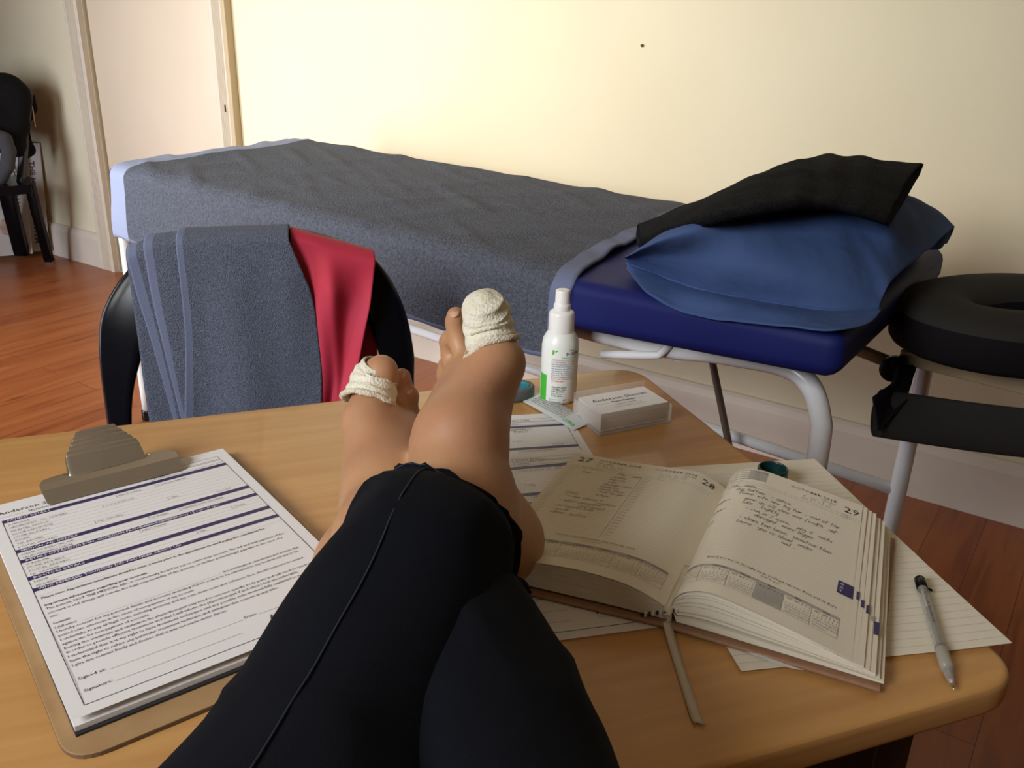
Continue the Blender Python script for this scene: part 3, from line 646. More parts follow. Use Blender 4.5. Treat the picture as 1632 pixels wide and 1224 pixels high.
# pillow in a blue case with its open end towards the table
pl = empty('pillow', BP(.25, .40, .78), 'plump blue-cased pillow on the head end of the bed', 'pillow')
def bicubic(rows, nu, nv):
    R_ = [catmull(r_, nu) for r_ in rows]; m = len(R_[0])
    C_ = [catmull([r_[j] for r_ in R_], nv) for j in range(m)]; n = len(C_[0])
    V = [C_[j][i] for j in range(m) for i in range(n)]
    return V, [(j*n+i, (j+1)*n+i, (j+1)*n+i+1, j*n+i+1) for j in range(m-1) for i in range(n-1)], m, n
lip = [(0.1887, 1.4791, 0.7820), (0.2286, 1.4220, 0.7800), (0.2805, 1.3422, 0.7800), (0.3372, 1.2935, 0.7810), (0.4003, 1.2516, 0.7830), (0.4587, 1.2231, 0.7860), (0.5211, 1.2315, 0.7880)]
rows = [lip,
 [(0.1832, 1.4568, 0.7950), (0.2130, 1.3845, 0.8200), (0.2658, 1.3181, 0.8350), (0.3255, 1.2744, 0.8420), (0.3969, 1.2535, 0.8420), (0.4671, 1.2460, 0.8350), (0.5251, 1.2384, 0.8000)],
 [(0.1844, 1.4302, 0.8100), (0.2145, 1.3356, 0.8600), (0.2723, 1.3086, 0.8900), (0.3541, 1.3489, 0.9000), (0.4461, 1.3756, 0.9050), (0.4994, 1.3551, 0.9000), (0.5400, 1.2545, 0.8200)],
 [BP(.43, .30, .82), BP(.38, .32, .87), BP(.30, .34, .90), BP(.22, .35, .915), BP(.13, .35, .915), (0.5688, 1.3660, 0.8950), (0.5966, 1.3292, 0.8320)],
 [BP(.42, .48, .82), BP(.37, .50, .86), BP(.30, .51, .885), BP(.22, .52, .89), BP(.13, .52, .885), (0.7002, 1.5666, 0.8800), (0.6775, 1.4405, 0.8350)],
 [BP(.41, .62, .82), BP(.36, .64, .825), BP(.29, .65, .83), BP(.21, .66, .83), BP(.13, .66, .83), (0.7625, 1.6157, 0.8500), (0.7716, 1.5775, 0.8380)],
 [BP(.40, .60, .785), BP(.36, .61, .785), BP(.29, .61, .785), BP(.21, .61, .785), BP(.13, .61, .785), (0.7407, 1.5711, 0.7970), (0.7846, 1.6218, 0.8000)]]
V, F, m_, n_ = bicubic(rows, 9, 9)
V = [p+V3((0, 0, 1))*(.0035*noise.noise(p*14)+.005*max(0, noise.noise(V3((p.x*26+p.y*9, p.y*12, 3))))) if (i % n_) > 4 else p for i, p in enumerate(V)]
o = recalc(mesh('pillowcase', V, F, M['case'], pl)); mod_solid(o, .002, -1); mod_sub(o, 1)
# inner pillow closing the mouth of the case, recessed behind the upper hem
inr = [[V3(p)+BB*.045+V3((0, 0, .016)) for p in lip[1:-1]], [V3(p)+BB*.030+V3((0, 0, -.002)) for p in lip[1:-1]], [V3(p)+BB*.12+V3((0, 0, -.004)) for p in lip[1:-1]]]
V, F, _, _ = bicubic(inr, 6, 6); o = recalc(mesh('inner_pillow', V, F, M['case'], pl))
# loose lower hem of the case spreading over the mattress edge
hem = [(0.1861, 1.4604, 0.7760), (0.2061, 1.3244, 0.7730), (0.2575, 1.2798, 0.7585), (0.3111, 1.2287, 0.7649), (0.3719, 1.1766, 0.7755), (0.4222, 1.1363, 0.7851), (0.4799, 1.1653, 0.7860), (0.5213, 1.2253, 0.7890)]
lp8 = catmull(lip, 7); lp8 = [lp8[round(k*(len(lp8)-1)/7)] for k in range(8)]
inn = [p+BB*(.05*math.sin(PI*k/7))+V3((0, 0, -.002)) for k, p in enumerate(lp8)]
def topz(s_): return .762+tilt(s_)-.018*max(0, min(1, (.45-s_)/.45))
mid = []
for k, p in enumerate(hem):
    p = V3(p); s_ = (p-NR).dot(BA)
    mid.append(BP(s_, .006, topz(s_)+.007) if 2 <= k <= 5 else (lp8[k]+p)/2+V3((0, 0, .001)))
mid2 = [(a*.5+b*.5)+V3((0, 0, .002)) for a, b in zip(inn, mid)]
V, F, _, _ = bicubic([inn, mid2, mid, hem], 8, 6); V = [p+V3((0, 0, .0016*noise.noise(p*30))) for p in V]
o = recalc(mesh('open_hem', V, F, M['case'], pl)); mod_solid(o, .002, 0)
V, F = tube_vf(catmull(lip, 8), .0028, 8); recalc(mesh('open_hem', V, F, M['case'], pl))

# black towel, folded lengthwise, thrown over the pillow
UP = [(0.2074, 1.5257, 0.8300), (0.2729, 1.4950, 0.8680), (0.3346, 1.4824, 0.9000), (0.4066, 1.5163, 0.9250), (0.5107, 1.6108, 0.9400), (0.5701, 1.6098, 0.9450), (0.6439, 1.6275, 0.9380), (0.7385, 1.6809, 0.9250)]
LO = [(0.2021, 1.4434, 0.8250), (0.2389, 1.3457, 0.8680), (0.2752, 1.2600, 0.9020), (0.3272, 1.2452, 0.9170), (0.3834, 1.2479, 0.9250), (0.4381, 1.2559, 0.9250), (0.4748, 1.2441, 0.9170), (0.5134, 1.2439, 0.9050)]
uc, lc = catmull(UP, 9), catmull(LO, 9)
def btow(x, y, top_):
    i = x*(len(uc)-1); k = min(int(i), len(uc)-2); a = uc[k].lerp(uc[k+1], i-k); b = lc[k].lerp(lc[k+1], i-k)
    # wrap: y 0..1 runs over the top, beyond folds beneath
    p = b.lerp(a, y); e = math.sin(PI*y)
    rib = .0022*math.sin(x*46+y*3)*math.exp(-((x-.62)/.25)**2)
    z = (.010+.014*e*(.4+.6*x)+rib+.004*noise.noise(p*18)) if top_ else (-.012*e**.5*(.6))
    return p+V3((0, 0, z*min(1, 9*min(y+.08, 1.08-y)) if top_ else z))
NX = 80
def loop(x):
    r_ = []
    for k in range(30): r_.append(btow(x, k/29, True))
    for k in range(1, 12): r_.append(btow(x, 1-k/12, False)-V3((0, 0, .006)))
    return r_
V = []; 
for i in range(NX): V += loop(i/(NX-1))
n = 41; F = [(i*n+k, i*n+(k+1) % n, (i+1)*n+(k+1) % n, (i+1)*n+k) for i in range(NX-1) for k in range(n)]
t = recalc(mesh('black_towel', V, F, M['black_terry'])); mod_solid(t, .004, -1)
setup(t, 'folded black towel thrown across the top of the blue pillow', 'towel')

# face cradle on the end of the bed
fc = empty('face_cradle', BP(-.15, .38, .7), 'charcoal padded face cradle with a hanging arm sling at the head end of the bed', 'headrest')
def ring(name, sc_, tc_, a_, b_, rw, z0, z1, m, a0=0, a1=360, mside=None):
    K = 60; prof = []; RC = V3((.835, 1.385, 0)); E1 = V3((.96, .28, 0)); E2 = V3((-.28, .96, 0))
    for k in range(20):
        a = 2*PI*k/20; ca, sa = math.cos(a), math.sin(a)
        prof.append((math.copysign(abs(ca)**.55, ca), math.copysign(abs(sa)**.45, sa)))
    V = []; mi = []
    for i in range(K+1):
        th = math.radians(a0+(a1-a0)*i/K); endf = 1
        for x, y in prof:
            rs = 1+x*rw/a_; rt = 1+x*rw/b_
            hz = (z1-z0)/2; dome = .010*(1-x*x) if y > 0 else 0
            V.append(RC+E1*(math.cos(th)*a_*rs)+E2*(math.sin(th)*b_*rt)+V3((0, 0, (z0+z1)/2+y*hz+dome)))
    n = 20; F = [(i*n+k, i*n+(k+1) % n, (i+1)*n+(k+1) % n, (i+1)*n+k) for i in range(K) for k in range(n)]
    F += [tuple(range(n)), tuple(range(K*n, K*n+n))]
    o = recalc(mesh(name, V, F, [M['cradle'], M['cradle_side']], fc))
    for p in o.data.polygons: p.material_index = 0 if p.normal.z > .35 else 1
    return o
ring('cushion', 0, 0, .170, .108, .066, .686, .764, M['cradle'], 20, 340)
prism('cushion_plate', [(.835+.96*.16*math.cos(a)-.28*.10*math.sin(a), 1.385+.28*.16*math.cos(a)+.96*.10*math.sin(a)) for a in [2*PI*k/30 for k in range(30)]], .677, .685, M['cradle_side'], fc)
PV = BP(.022, .36, .628)
tube('mount_bar', [BP(.16, .36, .648), PV], .011, M['beige_steel'], fc)
o = lathe('pivot_knob', [(.004, -.016), (.020, -.014), (.0215, -.006), (.0215, .006), (.020, .014), (.004, .016)], (0, 0, 0), M['black_plastic'], fc, 28)
o.rotation_euler = (PI/2, 0, math.atan2(BA.y, BA.x)); o.location = PV-BB*.02-fc.location
boxo('tilt_bar', PV-BB*.004+V3((0, 0, .004)), BA*-.235, BB*.008, V3((0, 0, .026)), M['beige_steel'], fc, .003).rotation_euler = (0, 0, 0)
boxo('bracket', BP(-.03, .35, .66), BA*-.20, BB*.03, V3((0, 0, .020)), M['cradle_side'], fc, .003)
o = lathe('bolt', [(.006, 0), (.006, .004), (.003, .006)], (0, 0, 0), M['nickel_bright'], fc, 12)
o.rotation_euler = (PI/2, 0, math.atan2(BA.y, BA.x)); o.location = BP(-.19, .354, .645)-fc.location
# sling: a wide cloth trough held by a narrow strap from the pivot
def sling(x, y):
    p = V3((0.6120, 1.3721, 0.5650)).lerp(V3((0.9771, 1.2897, 0.5650)), x); a = y*2*PI
    return p+V3((.12, -.99, 0))*(.013*math.cos(a)-.004*(1-x))+V3((.004*math.cos(a), 0, .043*math.sin(a)-.006*math.sin(x*3)))
V, F = grid(40, 18, sling)
n = 24; V, F = grid(40, n, lambda x, y: sling(x, y*(n-1)/n)); F += [(i*n+n-1, i*n, (i+1)*n, (i+1)*n+n-1) for i in range(39)]+[tuple(range(n))]
recalc(mesh('arm_sling', V, F, M['cradle'], fc))
P5 = [(0.6368, 1.3850, 0.6436), (0.6707, 1.3950, 0.6385), (0.6604, 1.3850, 0.6176), (0.6463, 1.3550, 0.5960), (0.6049, 1.3450, 0.5429), (0.5879, 1.3450, 0.5985), (0.6262, 1.3700, 0.6137)]
V = P5+[tuple(V3(p)+V3((.004, .022, 0))) for p in P5]
o = recalc(mesh('sling_strap', V, [tuple(range(7))[::-1], tuple(range(7, 14))]+[(i, (i+1) % 7, 7+(i+1) % 7, 7+i) for i in range(7)], M['cradle_side'], fc, False)); mod_bevel(o, .003, 2)

# ---------------------------------------------------------------- lettering
_tc = {}
def glyphs(s, bold=0.0):
    key = (s, bold)
    if key not in _tc:
        c = bpy.data.curves.new('t', 'FONT'); c.body = s; c.size = 1; c.resolution_u = 1; c.offset = bold
        o = bpy.data.objects.new('t', c); me = o.to_mesh()
        _tc[key] = ([(v.co.x, v.co.y) for v in me.vertices], [tuple(p.vertices) for p in me.polygons])
        o.to_mesh_clear(); bpy.data.objects.remove(o); bpy.data.curves.remove(c)
    return _tc[key]
STR = dict(a='36161333,363343', b='1913333616', c='36161333', d='36161333,3933', e='153536161333', f='38291923,1636', g='36161333,36301 0'.replace(' ', ''),
           h='1913,163633', i='1613', j='2620 10'.replace(' ', ''), k='1913,361533', l='191323', m='1613,162623,264643', n='1613,163633', o='1636331316', p='1610,16363313',
           q='36161333,3630', r='1613,1536', s='361615343313', t='191323,0736', u='161333,3633', v='162336', w='1623253346', x='1633,3613', y='161434,363010', z='16361333')
STR.update({'0': '1838331318', '1': '2823', '2': '1838361333', '3': '183835153533 13'.replace(' ', ''), '4': '181545,3833', '5': '381815353313', '6': '381813333515', '7': '183823', '8': '1838331318,1535', '9': '35151838,3833',
            '-': '1545', '(': '291413 20'.replace(' ', ''), ')': '193433 20'.replace(' ', ''), '.': '1323', ',': '2312', '/': '1349', '?': '18383524', '&': '381633,1338', "'": '1918'})
class Sheet:
    """printed matter collected into one mesh: f(x, y, h) maps page metres (origin top left, y down) to the world"""
    def __init__(s, f, mats): s.f = f; s.mats = mats; s.V = []; s.F = []; s.I = []
    def poly(s, pts, m, h):
        o = len(s.V); s.V += [s.f(x, y, h) for x, y in pts]; s.F.append(tuple(range(o, o+len(pts)))); s.I.append(m)
    def rect(s, x0, y0, x1, y1, m, h=.0002, n=1):
        for i in range(n):
            a, b = x0+(x1-x0)*i/n, x0+(x1-x0)*(i+1)/n; s.poly([(a, y1), (b, y1), (b, y0), (a, y0)], m, h)
    def frame(s, x0, y0, x1, y1, t, m, h=.0002, n=1):
        s.rect(x0, y0, x1, y0+t, m, h, n); s.rect(x0, y1-t, x1, y1, m, h, n); s.rect(x0, y0, x0+t, y1, m, h); s.rect(x1-t, y0, x1, y1, m, h)
    def text(s, st_, x, y, size, m, h=.0003, w=None, bold=0.0, rot=0, right=False):
        vs_, fs = glyphs(st_, bold)
        if not vs_: return
        mx = max(v[0] for v in vs_); k = size if w is None else w/mx; ky = size; o = len(s.V)
        if right: x -= mx*k
        ca, sa = math.cos(rot), math.sin(rot)
        for a, b in vs_: a *= k; b *= ky; s.V.append(s.f(x+a*ca+b*sa, y+a*sa-b*ca, h))
        for f in fs: s.F.append(tuple(i+o for i in f)); s.I.append(m)
    def hand(s, st_, x, y, size, m, h=.00035, lw=.00032, rise=0.0, slant=.28):
        cx_ = x; sz = size/9
        for chn in st_:
            big = chn.isupper(); c = chn.lower()
            if c == ' ': cx_ += sz*3.2; continue
            k = sz*(1.35 if big else 1)
            for strk in STR.get(c, '1333').split(','):
                P = [((int(strk[i])-1)*k*1.0, (int(strk[i+1])-3)*k) for i in range(0, len(strk)-1, 2)]
                P = [(cx_+a+b*slant+random.uniform(-.1, .1)*sz, y-b-rise*(cx_-x)+random.uniform(-.15, .15)*sz) for a, b in P]
                for (a, b), (c2, d) in zip(P[:-1], P[1:]):
                    dx, dy = c2-a, d-b; L = math.hypot(dx, dy)
                    if L < 1e-7: continue
                    nx, ny = -dy/L*lw/2, dx/L*lw/2; ex, ey = dx/L*lw*.3, dy/L*lw*.3
                    q = [(a-ex+nx, b-ey+ny), (c2+ex+nx, d+ey+ny), (c2+ex-nx, d+ey-ny), (a-ex-nx, b-ey-ny)]; s.poly(q, m, h)
            cx_ += k*{'m': 4.6, 'w': 4.6, 'i': 1.7, 'l': 2.0, '1': 2.2, 'j': 2}.get(c, 3.1)
        return cx_
    def grid(s, W, H, nu, nv, m=0, h=0):
        o = len(s.V); s.V += [s.f(W*i/nu, H*j/nv, h) for i in range(nu+1) for j in range(nv+1)]
        for i in range(nu):
            for j in range(nv): s.F.append((o+i*(nv+1)+j, o+i*(nv+1)+j+1, o+(i+1)*(nv+1)+j+1, o+(i+1)*(nv+1)+j)); s.I.append(m)
    def build(s, name, parent=None): return mesh(name, s.V, s.F, s.mats, parent, False, s.I)
PM = [M['paper'], M['ink'], M['navy'], M['white_ink'], M['ink_light'], M['pen_ink'], M['ink_grey']]
def planar(o, r, d, zf=lambda x, y: 0):
    o, r, d = V3(o), V3((*r, 0)).normalized(), V3((*d, 0)).normalized()
    return lambda x, y, h: o+r*x+d*y+V3((0, 0, h+zf(x, y)))

def patient_form(f, W, H, mt, mb, ms, name, hand=None, parent=None, full=True):
    S = Sheet(f, PM); S.grid(W, H, 12, 16, 0, 0)
    x0, x1, y0, y1 = ms, W-ms, mt, H-mb; FW, FH = x1-x0, y1-y0
    X = lambda a: x0+FW*a
    Y = lambda b: y0+FH*b
    S.rect(x0, y0, x0+.0005, y1, 1); S.rect(x1-.0005, y0, x1, y1, 1); S.rect(x0, y1-.0006, x1, y1, 1)
    bars = [(0, .020, 'PATIENT DETAILS', ''), (.207, .227, 'MEDICAL AID DETAILS', ''), (.272, .291, 'DETAILS OF PARENT/LEGAL GUARDIAN PROVIDING CONSENT', '(where patient is under 12 years of age)'),
            (.376, .396, 'DOCTORS DETAILS', ''), (.443, .461, 'WHO REFERRED YOU/HOW DID YOU HEAR ABOUT US?', '')]
    for a, b, t1, t2 in bars:
        S.rect(x0, Y(a), x1, Y(b), 2, .00022)
        S.text(t1, X(.02), Y(b)-.0011, .0042, 3, .0004, None, .012)
        if t2: S.text(t2, X(.485), Y(b)-.0012, .0040, 3, .0004)
    rows = [(.042, 'SURNAME'), (.064, 'MR/MRS/MISS   I.D. NUMBER'), (.087, 'MARITAL STATUS'), (.109, 'HOME LANGUAGE'), (.131, 'HOME ADDRESS'), (.153, 'E-MAIL'), (.175, 'TEL (HOME)'), (.198, 'POSTAL ADDRESS'),
            (.246, 'NAME OF MEDICAL AID'), (.267, 'MAIN MEMBERS NAME'), (.309, 'SURNAME'), (.329, 'HOME ADDRESS'), (.350, 'POSTAL ADDRESS'), (.371, 'I.D. NUMBER'), (.414, 'NAME'), (.437, 'ADDRESS'), (.483, '')]
    for b, t1 in rows:
        if t1: S.text(t1, X(.015), Y(b), .0037, 6, .0003)
        if t1 not in ('POSTAL ADDRESS', 'MAIN MEMBERS NAME', 'I.D. NUMBER', 'ADDRESS') or b == .350: S.rect(x0, Y(b)+.0012, x1, Y(b)+.0014, 4, .0002)
    for a, b, t1 in [(.475, .042, 'FIRST NAME'), (.65, .042, 'DATE OF BIRTH'), (.40, .087, 'OCCUPATION'), (.66, .153, 'CELL'), (.335, .175, 'TEL (WORK)'), (.87, .198, 'CODE'), (.535, .246, 'NUMBER'), (.67, .246, 'DEPENDANT NUMBER'), (.47, .309, 'FIRST NAME'), (.865, .329, 'CODE'), (.665, .414, 'TEL')]:
        S.rect(X(a)-.0018, Y(b)-.004, X(a)-.0014, Y(b)+.001, 6); S.text(t1, X(a), Y(b), .0037, 6, .0003)
    # header
    S.text('Anderson Shewan', ms*.9, y0-.0115, .0078, 1, .0003, .060); S.text('Physiotherapy', ms+.022, y0-.0048, .0048, 1, .0003, .0215)
    S.rect(ms*.9, y0-.0062, ms+.018, y0-.0059, 6); S.rect(ms+.046, y0-.0062, ms+.060, y0-.0059, 6)
    for k, t1 in enumerate(('PATIENT CODE:', 'PHYSIO:')):
        yy = y0-.0175+.0085*k; S.frame(X(.645), yy, x1-.001, yy+.0068, .00035, 1); S.text(t1, X(.66), yy+.0050, .0038, 1, .0003, None, .008)
    para = [(.508, 'Please note: Appointment cancellations should be made 2 hours prior to the appointment to avoid paying the consultation fee.', .905, .01),
            (.547, 'Important information regarding your account:', .39, .01),
            (.567, 'The patient, NOT THE MEDICAL AID, is contractually bound by law to settle their account. The full and final payment of the', .955, 0),
            (.588, 'account is and always will remain the legal responsibility of the patient, or his/her parents/legal guardian in the case of a', .935, 0),
            (.608, 'minor.', .045, 0), (.643, 'Consent:', .075, .01), (.665, 'I (full name)', .088, 0),
            (.684, 'I hereby consent for my personal details and accounts (including ICD10 codes) to be submitted to my medical aid and to be', .945, 0),
            (.704, 'passed onto attorneys in the event of non-payment of my account.', .50, 0),
            (.724, 'I undertake to pay all legal costs, including attorney and my own client costs and collection fees, should summons be issued', .94, 0),
            (.744, 'against me for non-payment of accounts.', .315, 0),
            (.764, 'During the treatment and evaluation the physiotherapist may need to uncover specific body parts and will need to touch me', .96, 0),
            (.783, 'in order to provide effective treatment and that I will inform the physiotherapist if and when I feel uncomfortable.', .88, 0),
            (.803, 'I understand that it is my right to have treatment techniques and any possible risks involved fully explained to me and I', .93, 0),
            (.823, 'have the right to refuse any particular treatment technique and withdraw this consent at any time.', .77, 0),
            (.843, 'I give this consent freely and declare that it was not made under duress.', .555, 0)]
    for b, t1, w_, bd in para: S.text(t1, X(.015), Y(b), .0041, 1, .0003, FW*(w_-.015), bd*1.4)
    S.text('the undersigned, understand and declare that', X(.635), Y(.665), .0041, 1, .0003, FW*.325); S.rect(X(.11), Y(.666), X(.625), Y(.666)+.0002, 6)
    S.text('Signed at:', X(.015), Y(.901), .0045, 1); S.rect(X(.115), Y(.902), X(.585), Y(.902)+.0003, 6); S.text('Date:', X(.590), Y(.901), .0043, 1); S.rect(X(.645), Y(.902), X(.93), Y(.902)+.0003, 6)
    S.text('Signature:', X(.015), Y(.953), .0045, 1); S.rect(X(.115), Y(.954), X(.55), Y(.954)+.0003, 6)
    S.text('Anderson Shewan', X(.665), Y(.942), .0075, 1, .0003, .056); S.text('Physiotherapy', X(.76), Y(.965), .0046, 1, .0003, .0205); S.rect(X(.665), Y(.957), X(.74), Y(.957)+.0003, 6)
    if hand:
        for t1, a, b, sz in hand: S.hand(t1, X(a), Y(b), sz, 5)
    return S.build(name, parent)

# ---------------------------------------------------------------- clipboard with forms
CUx, CVx = V3((.79, .613, 0)), V3((-.613, .79, 0)); CO = V3((-.262, .426, 0)); PW, PH = .213, .318
def CB(u, v, z): return CO+CUx*u+CVx*v+V3((0, 0, z))
cbd = empty('clipboard', CB(.1, .15, TZ), 'brown hardboard clipboard with a dull metal clip on the left of the table', 'clipboard')
bd = prism('board', rounded([CB(-.009, -.024, 0)[:2], CB(.222, -.024, 0)[:2], CB(.222, .322, 0)[:2], CB(-.009, .322, 0)[:2]], [.024, .024, .016, .016]), TZ, TZ+.0036, [M['hardboard'], M['hardboard_edge']], cbd)
for p in bd.data.polygons: p.material_index = 1 if abs(p.normal.z) < .5 else 0
mod_bevel(bd, .0007, 2, 60)
bc = prism('black_folder', [CB(.0005, -.0035, 0)[:2], CB(.213, -.0035, 0)[:2], CB(.213, .30, 0)[:2], CB(.0005, .30, 0)[:2]], TZ+.0038, TZ+.0052, M['black_card'])
setup(bc, 'black card folder at the bottom of the pile on the clipboard', 'folder')
def stacksheet(name, du, dv, z, zt, label, rot=0.0):
    o = prism(name, [CB(du, dv, 0)[:2], CB(PW+du-.002, dv+rot, 0)[:2], CB(PW+du-.002+.002, PH+dv-.004+rot, 0)[:2], CB(du-.001, PH+dv-.008, 0)[:2]], z, zt, M['paper'])
    return setup(o, label, 'paper')
stacksheet('paper_stack', .001, -.0005, TZ+.0054, TZ+.0092, 'thin stack of blank-edged white sheets under the top form on the clipboard')
def lift(x, y):  # top form bows up gently from the clip to its lower edge
    return .0008+.0028*math.sin(min(1, max(0, y/PH))*PI*.5)+.0012*max(0, (y-.28)/.038)
ftop = patient_form(planar(CB(0, PH, TZ+.0094), CUx[:2], (-CVx)[:2], lift), PW, PH, .0325, .0095, .0095, 'patient_form')
mod_solid(ftop, .0003, -1) if False else None
setup(ftop, 'printed patient consent form on top of the clipboard, unfilled', 'form')
# the metal clip: flanged jaw, ribbed lever, rivets
cz = TZ+.013
def clip_pt(u, v, z): return CB(.106+u, v, z)
jaw_ = [(-.060, .287), (.060, .287), (.062, .300), (.056, .309), (.036, .318), (-.036, .318), (-.056, .309), (-.062, .300)]
def shell(name, rows, m, parent, th=.0012):
    n = len(rows[0]); V = [clip_pt(*p) for r_ in rows for p in r_]
    F = [(i*n+k, i*n+k+1, (i+1)*n+k+1, (i+1)*n+k) for i in range(len(rows)-1) for k in range(n-1)]
    o = recalc(mesh(name, V, F, m, parent)); mod_solid(o, th, 1); mod_bevel(o, .0004, 2, 50); return o
def row(hw, v, z, n=25, dome=0.0): return [(-hw+2*hw*k/(n-1), v, z+dome*(1-(2*k/(n-1)-1)**2)) for k in range(n)]
o = shell('clip_jaw', [row(.0565, .2915, cz-.002), row(.0590, .2925, cz-.001), row(.0605, .3045, cz+.0060), row(.0600, .314, cz+.0072), row(.0560, .3215, cz+.0075), row(.044, .325, cz+.0072)], M['nickel'], cbd); o.data.polygons.foreach_set('use_smooth', [False]*len(o.data.polygons))
o.modifiers.remove(o.modifiers['bevel'])
lev = []
for k in range(40):
    t = k/39; v = .316+.038*t; z = cz+.0070+.026*t**.9+(.0008*math.sin((t-.36)*2*PI*9) if .36 < t < .92 else 0)
    hw = .0335-.0012*min(1, t/.45)-(.0 if t < .45 else (t-.45)/.55*.0155)
    lev.append(row(hw, v, z, 25, .001))
lev_o = shell('clip_lever', lev, M['nickel'], cbd)
# side walls of the lever box
for sx in (-1, 1):
    V = []; 
    for k in range(12):
        t = k/11*.85; v = .316+.038*t; z = cz+.0070+.026*t**.9; hw = .0335-.0012*min(1, t/.45)-(.0 if t < .45 else (t-.45)/.55*.0155)
        V += [clip_pt(sx*hw, v, z), clip_pt(sx*(hw+.0006), v+.002, max(cz-.004, z-.016*(1-t)-.002))]
    o = recalc(mesh('clip_side', V, [(2*i, 2*i+1, 2*i+3, 2*i+2) for i in range(11)], M['nickel_bright'], cbd)); mod_solid(o, .001, 0)
tube('clip_pivot', [clip_pt(-.036, .322, cz+.004), clip_pt(.036, .322, cz+.004)], .0016, M['nickel_bright'], cbd, 10)
for sx in (-1, 1): tube('rivet', [clip_pt(sx*.0345, .322, cz+.006), clip_pt(sx*.038, .322, cz+.006)], .0032, M['nickel_bright'], cbd, 16)
boxo('clip_base', clip_pt(-.034, .300, TZ+.0036), CUx*.068, CVx*.024, V3((0, 0, .0055)), M['nickel'], cbd, .001)

# ---------------------------------------------------------------- forms and note paper beneath the diary
fa = patient_form(planar((.064-.98*.210, .944-.199*.210, TZ+.0004), (.98, .199), (.199, -.98)), .210, .297, .030, .0085, .009, 'patient_form',
                  [('Stephan', .62, .043, .0105), ('at mech', .62, .066, .0105)])
setup(fa, 'patient form lying behind the feet, topmost corner beside the white sachet', 'form')
fb = patient_form(planar((.073-.970*.210, .850-.242*.210, TZ+.0011), (.970, .242), (.242, -.970)), .210, .300, .030, .0085, .009, 'patient_form',
                  [('BRON', .74, -.030, .010), ('DYLAN', .50, .043, .0105), ('11 09 19', .80, .044, .0105), ('082 6', .80, .152, .0115), ('1965 2', .64, .245, .0115), ('12', .68, .895, .012)])
setup(fb, 'filled-in patient form partly under the left half of the open diary', 'form')
NS = .21; NL_ = .302
def nz_(x, y):
    return .0004+.0012*max(0, (y-.22)/.08)*max(0, (x-.17)/.04)
def nf(o, r, d):
    g = planar(o, r, d, nz_)
    def f(x, y, h):
        return g(x, y, h)
    return f
S = Sheet(nf((.316-.983*NS, .838-.181*NS, TZ+.0018), (.983, .181), (.181, -.983)), [M['paper2'], M['ink_rule']])
S.grid(NS, NL_, 40, 56, 0, 0)
for k in range(33): S.rect(.0, .022+.0085*k, NS, .0224+.0085*k, 1, .00025, 30)
o = S.build('notepaper'); o.data.polygons.foreach_set('use_smooth', [True]*len(o.data.polygons))
setup(o, 'large ruled sheet of note paper under the pen, its corner overhanging the right table edge', 'paper')

qa, qb, qc = V3((0.1695, 0.4982, 0.7415)), V3((0.2836, 0.5207, 0.7415)), V3((0.1642, 0.5465, 0.7415))
ra, rb = (qb-qa).normalized(), (qc-qa).normalized()
def f2(x, y, h):
    # x along the lower edge, y up the left edge; the loose corner is rounded off and curls up
    c = max(0, 1-math.hypot(x, y)/.040); k = c**1.5
    return qa+ra*(x+.012*k)+rb*(y+.012*k)+V3((0, 0, .0003+.0050*k+.0012*max(0, math.sin(x*70))*max(0, 1-y/.012)*(x < .09)+h))
S = Sheet(f2, [M['paper'], M['ink_rule']]); S.grid(.092, .10, 44, 40)
for k in range(11): S.rect(0, .006+.0085*k, .092, .0064+.0085*k, 1, .00025, 22)
o = S.build('notepaper'); o.data.polygons.foreach_set('use_smooth', [True]*len(o.data.polygons))
setup(o, 'curled corner of a ruled sheet peeking out below the lower edge of the diary', 'paper')

# ---------------------------------------------------------------- open diary
BO = V3((.12, .551, TZ+.0024)); bR = V3((.905, -.425, 0)).normalized(); bL = V3((-.942, .336, 0)).normalized(); bV = V3((.40, .917, 0)).normalized(); BH = .205
LBp = [(0, .014), (.015, .0215), (.034, .0275), (.058, .030), (.082, .030), (.105, .028), (.146, .024)]
LTp = [(0, .014), (.012, .021), (.029, .0265), (.058, .0255), (.088, .024), (.119, .0235), (.148, .023)]
RBp = [(0, .014), (.004, .026), (.013, .034), (.030, .038), (.055, .034), (.088, .0265), (.124, .0165)]
RTp = [(0, .014), (.003, .028), (.013, .038), (.030, .041), (.053, .038), (.083, .034), (.118, .0285)]
def arc(P):
    c = catmull([V3((a, b, 0)) for a, b in P], 8); L = [0]
    for a, b in zip(c[:-1], c[1:]): L.append(L[-1]+(b-a).length)
    return c, L
def at(A, d):
    c, L = A; d = max(0, min(d, L[-1]*1.0)); k = max(0, min(len(L)-2, int(np.searchsorted(L, d)-1))); t = (d-L[k])/(L[k+1]-L[k]); return c[k].lerp(c[k+1], t)
AL = (arc(LBp), arc(LTp)); AR = (arc(RBp), arc(RTp))
def page_pt(side, d, v, h=0, k=0.0):
    """d: distance from the gutter along the page, v: 0 bottom .. 1 top, k: 0 top page .. 1 bottom cover"""
    A = AR if side > 0 else AL; p = at(A[0], d).lerp(at(A[1], d), v); ax = bR if side > 0 else bL
    return BO+ax*p.x+bV*(BH*v)+V3((0, 0, p.y*(1-k)+.005*k+h))
diary = empty('diary', BO+V3((.03, .08, 0)), 'thick open desk diary with cream pages showing the end of October 2018', 'diary')
PLW = AL[0][1][-1]; PRW = AR[0][1][-1]
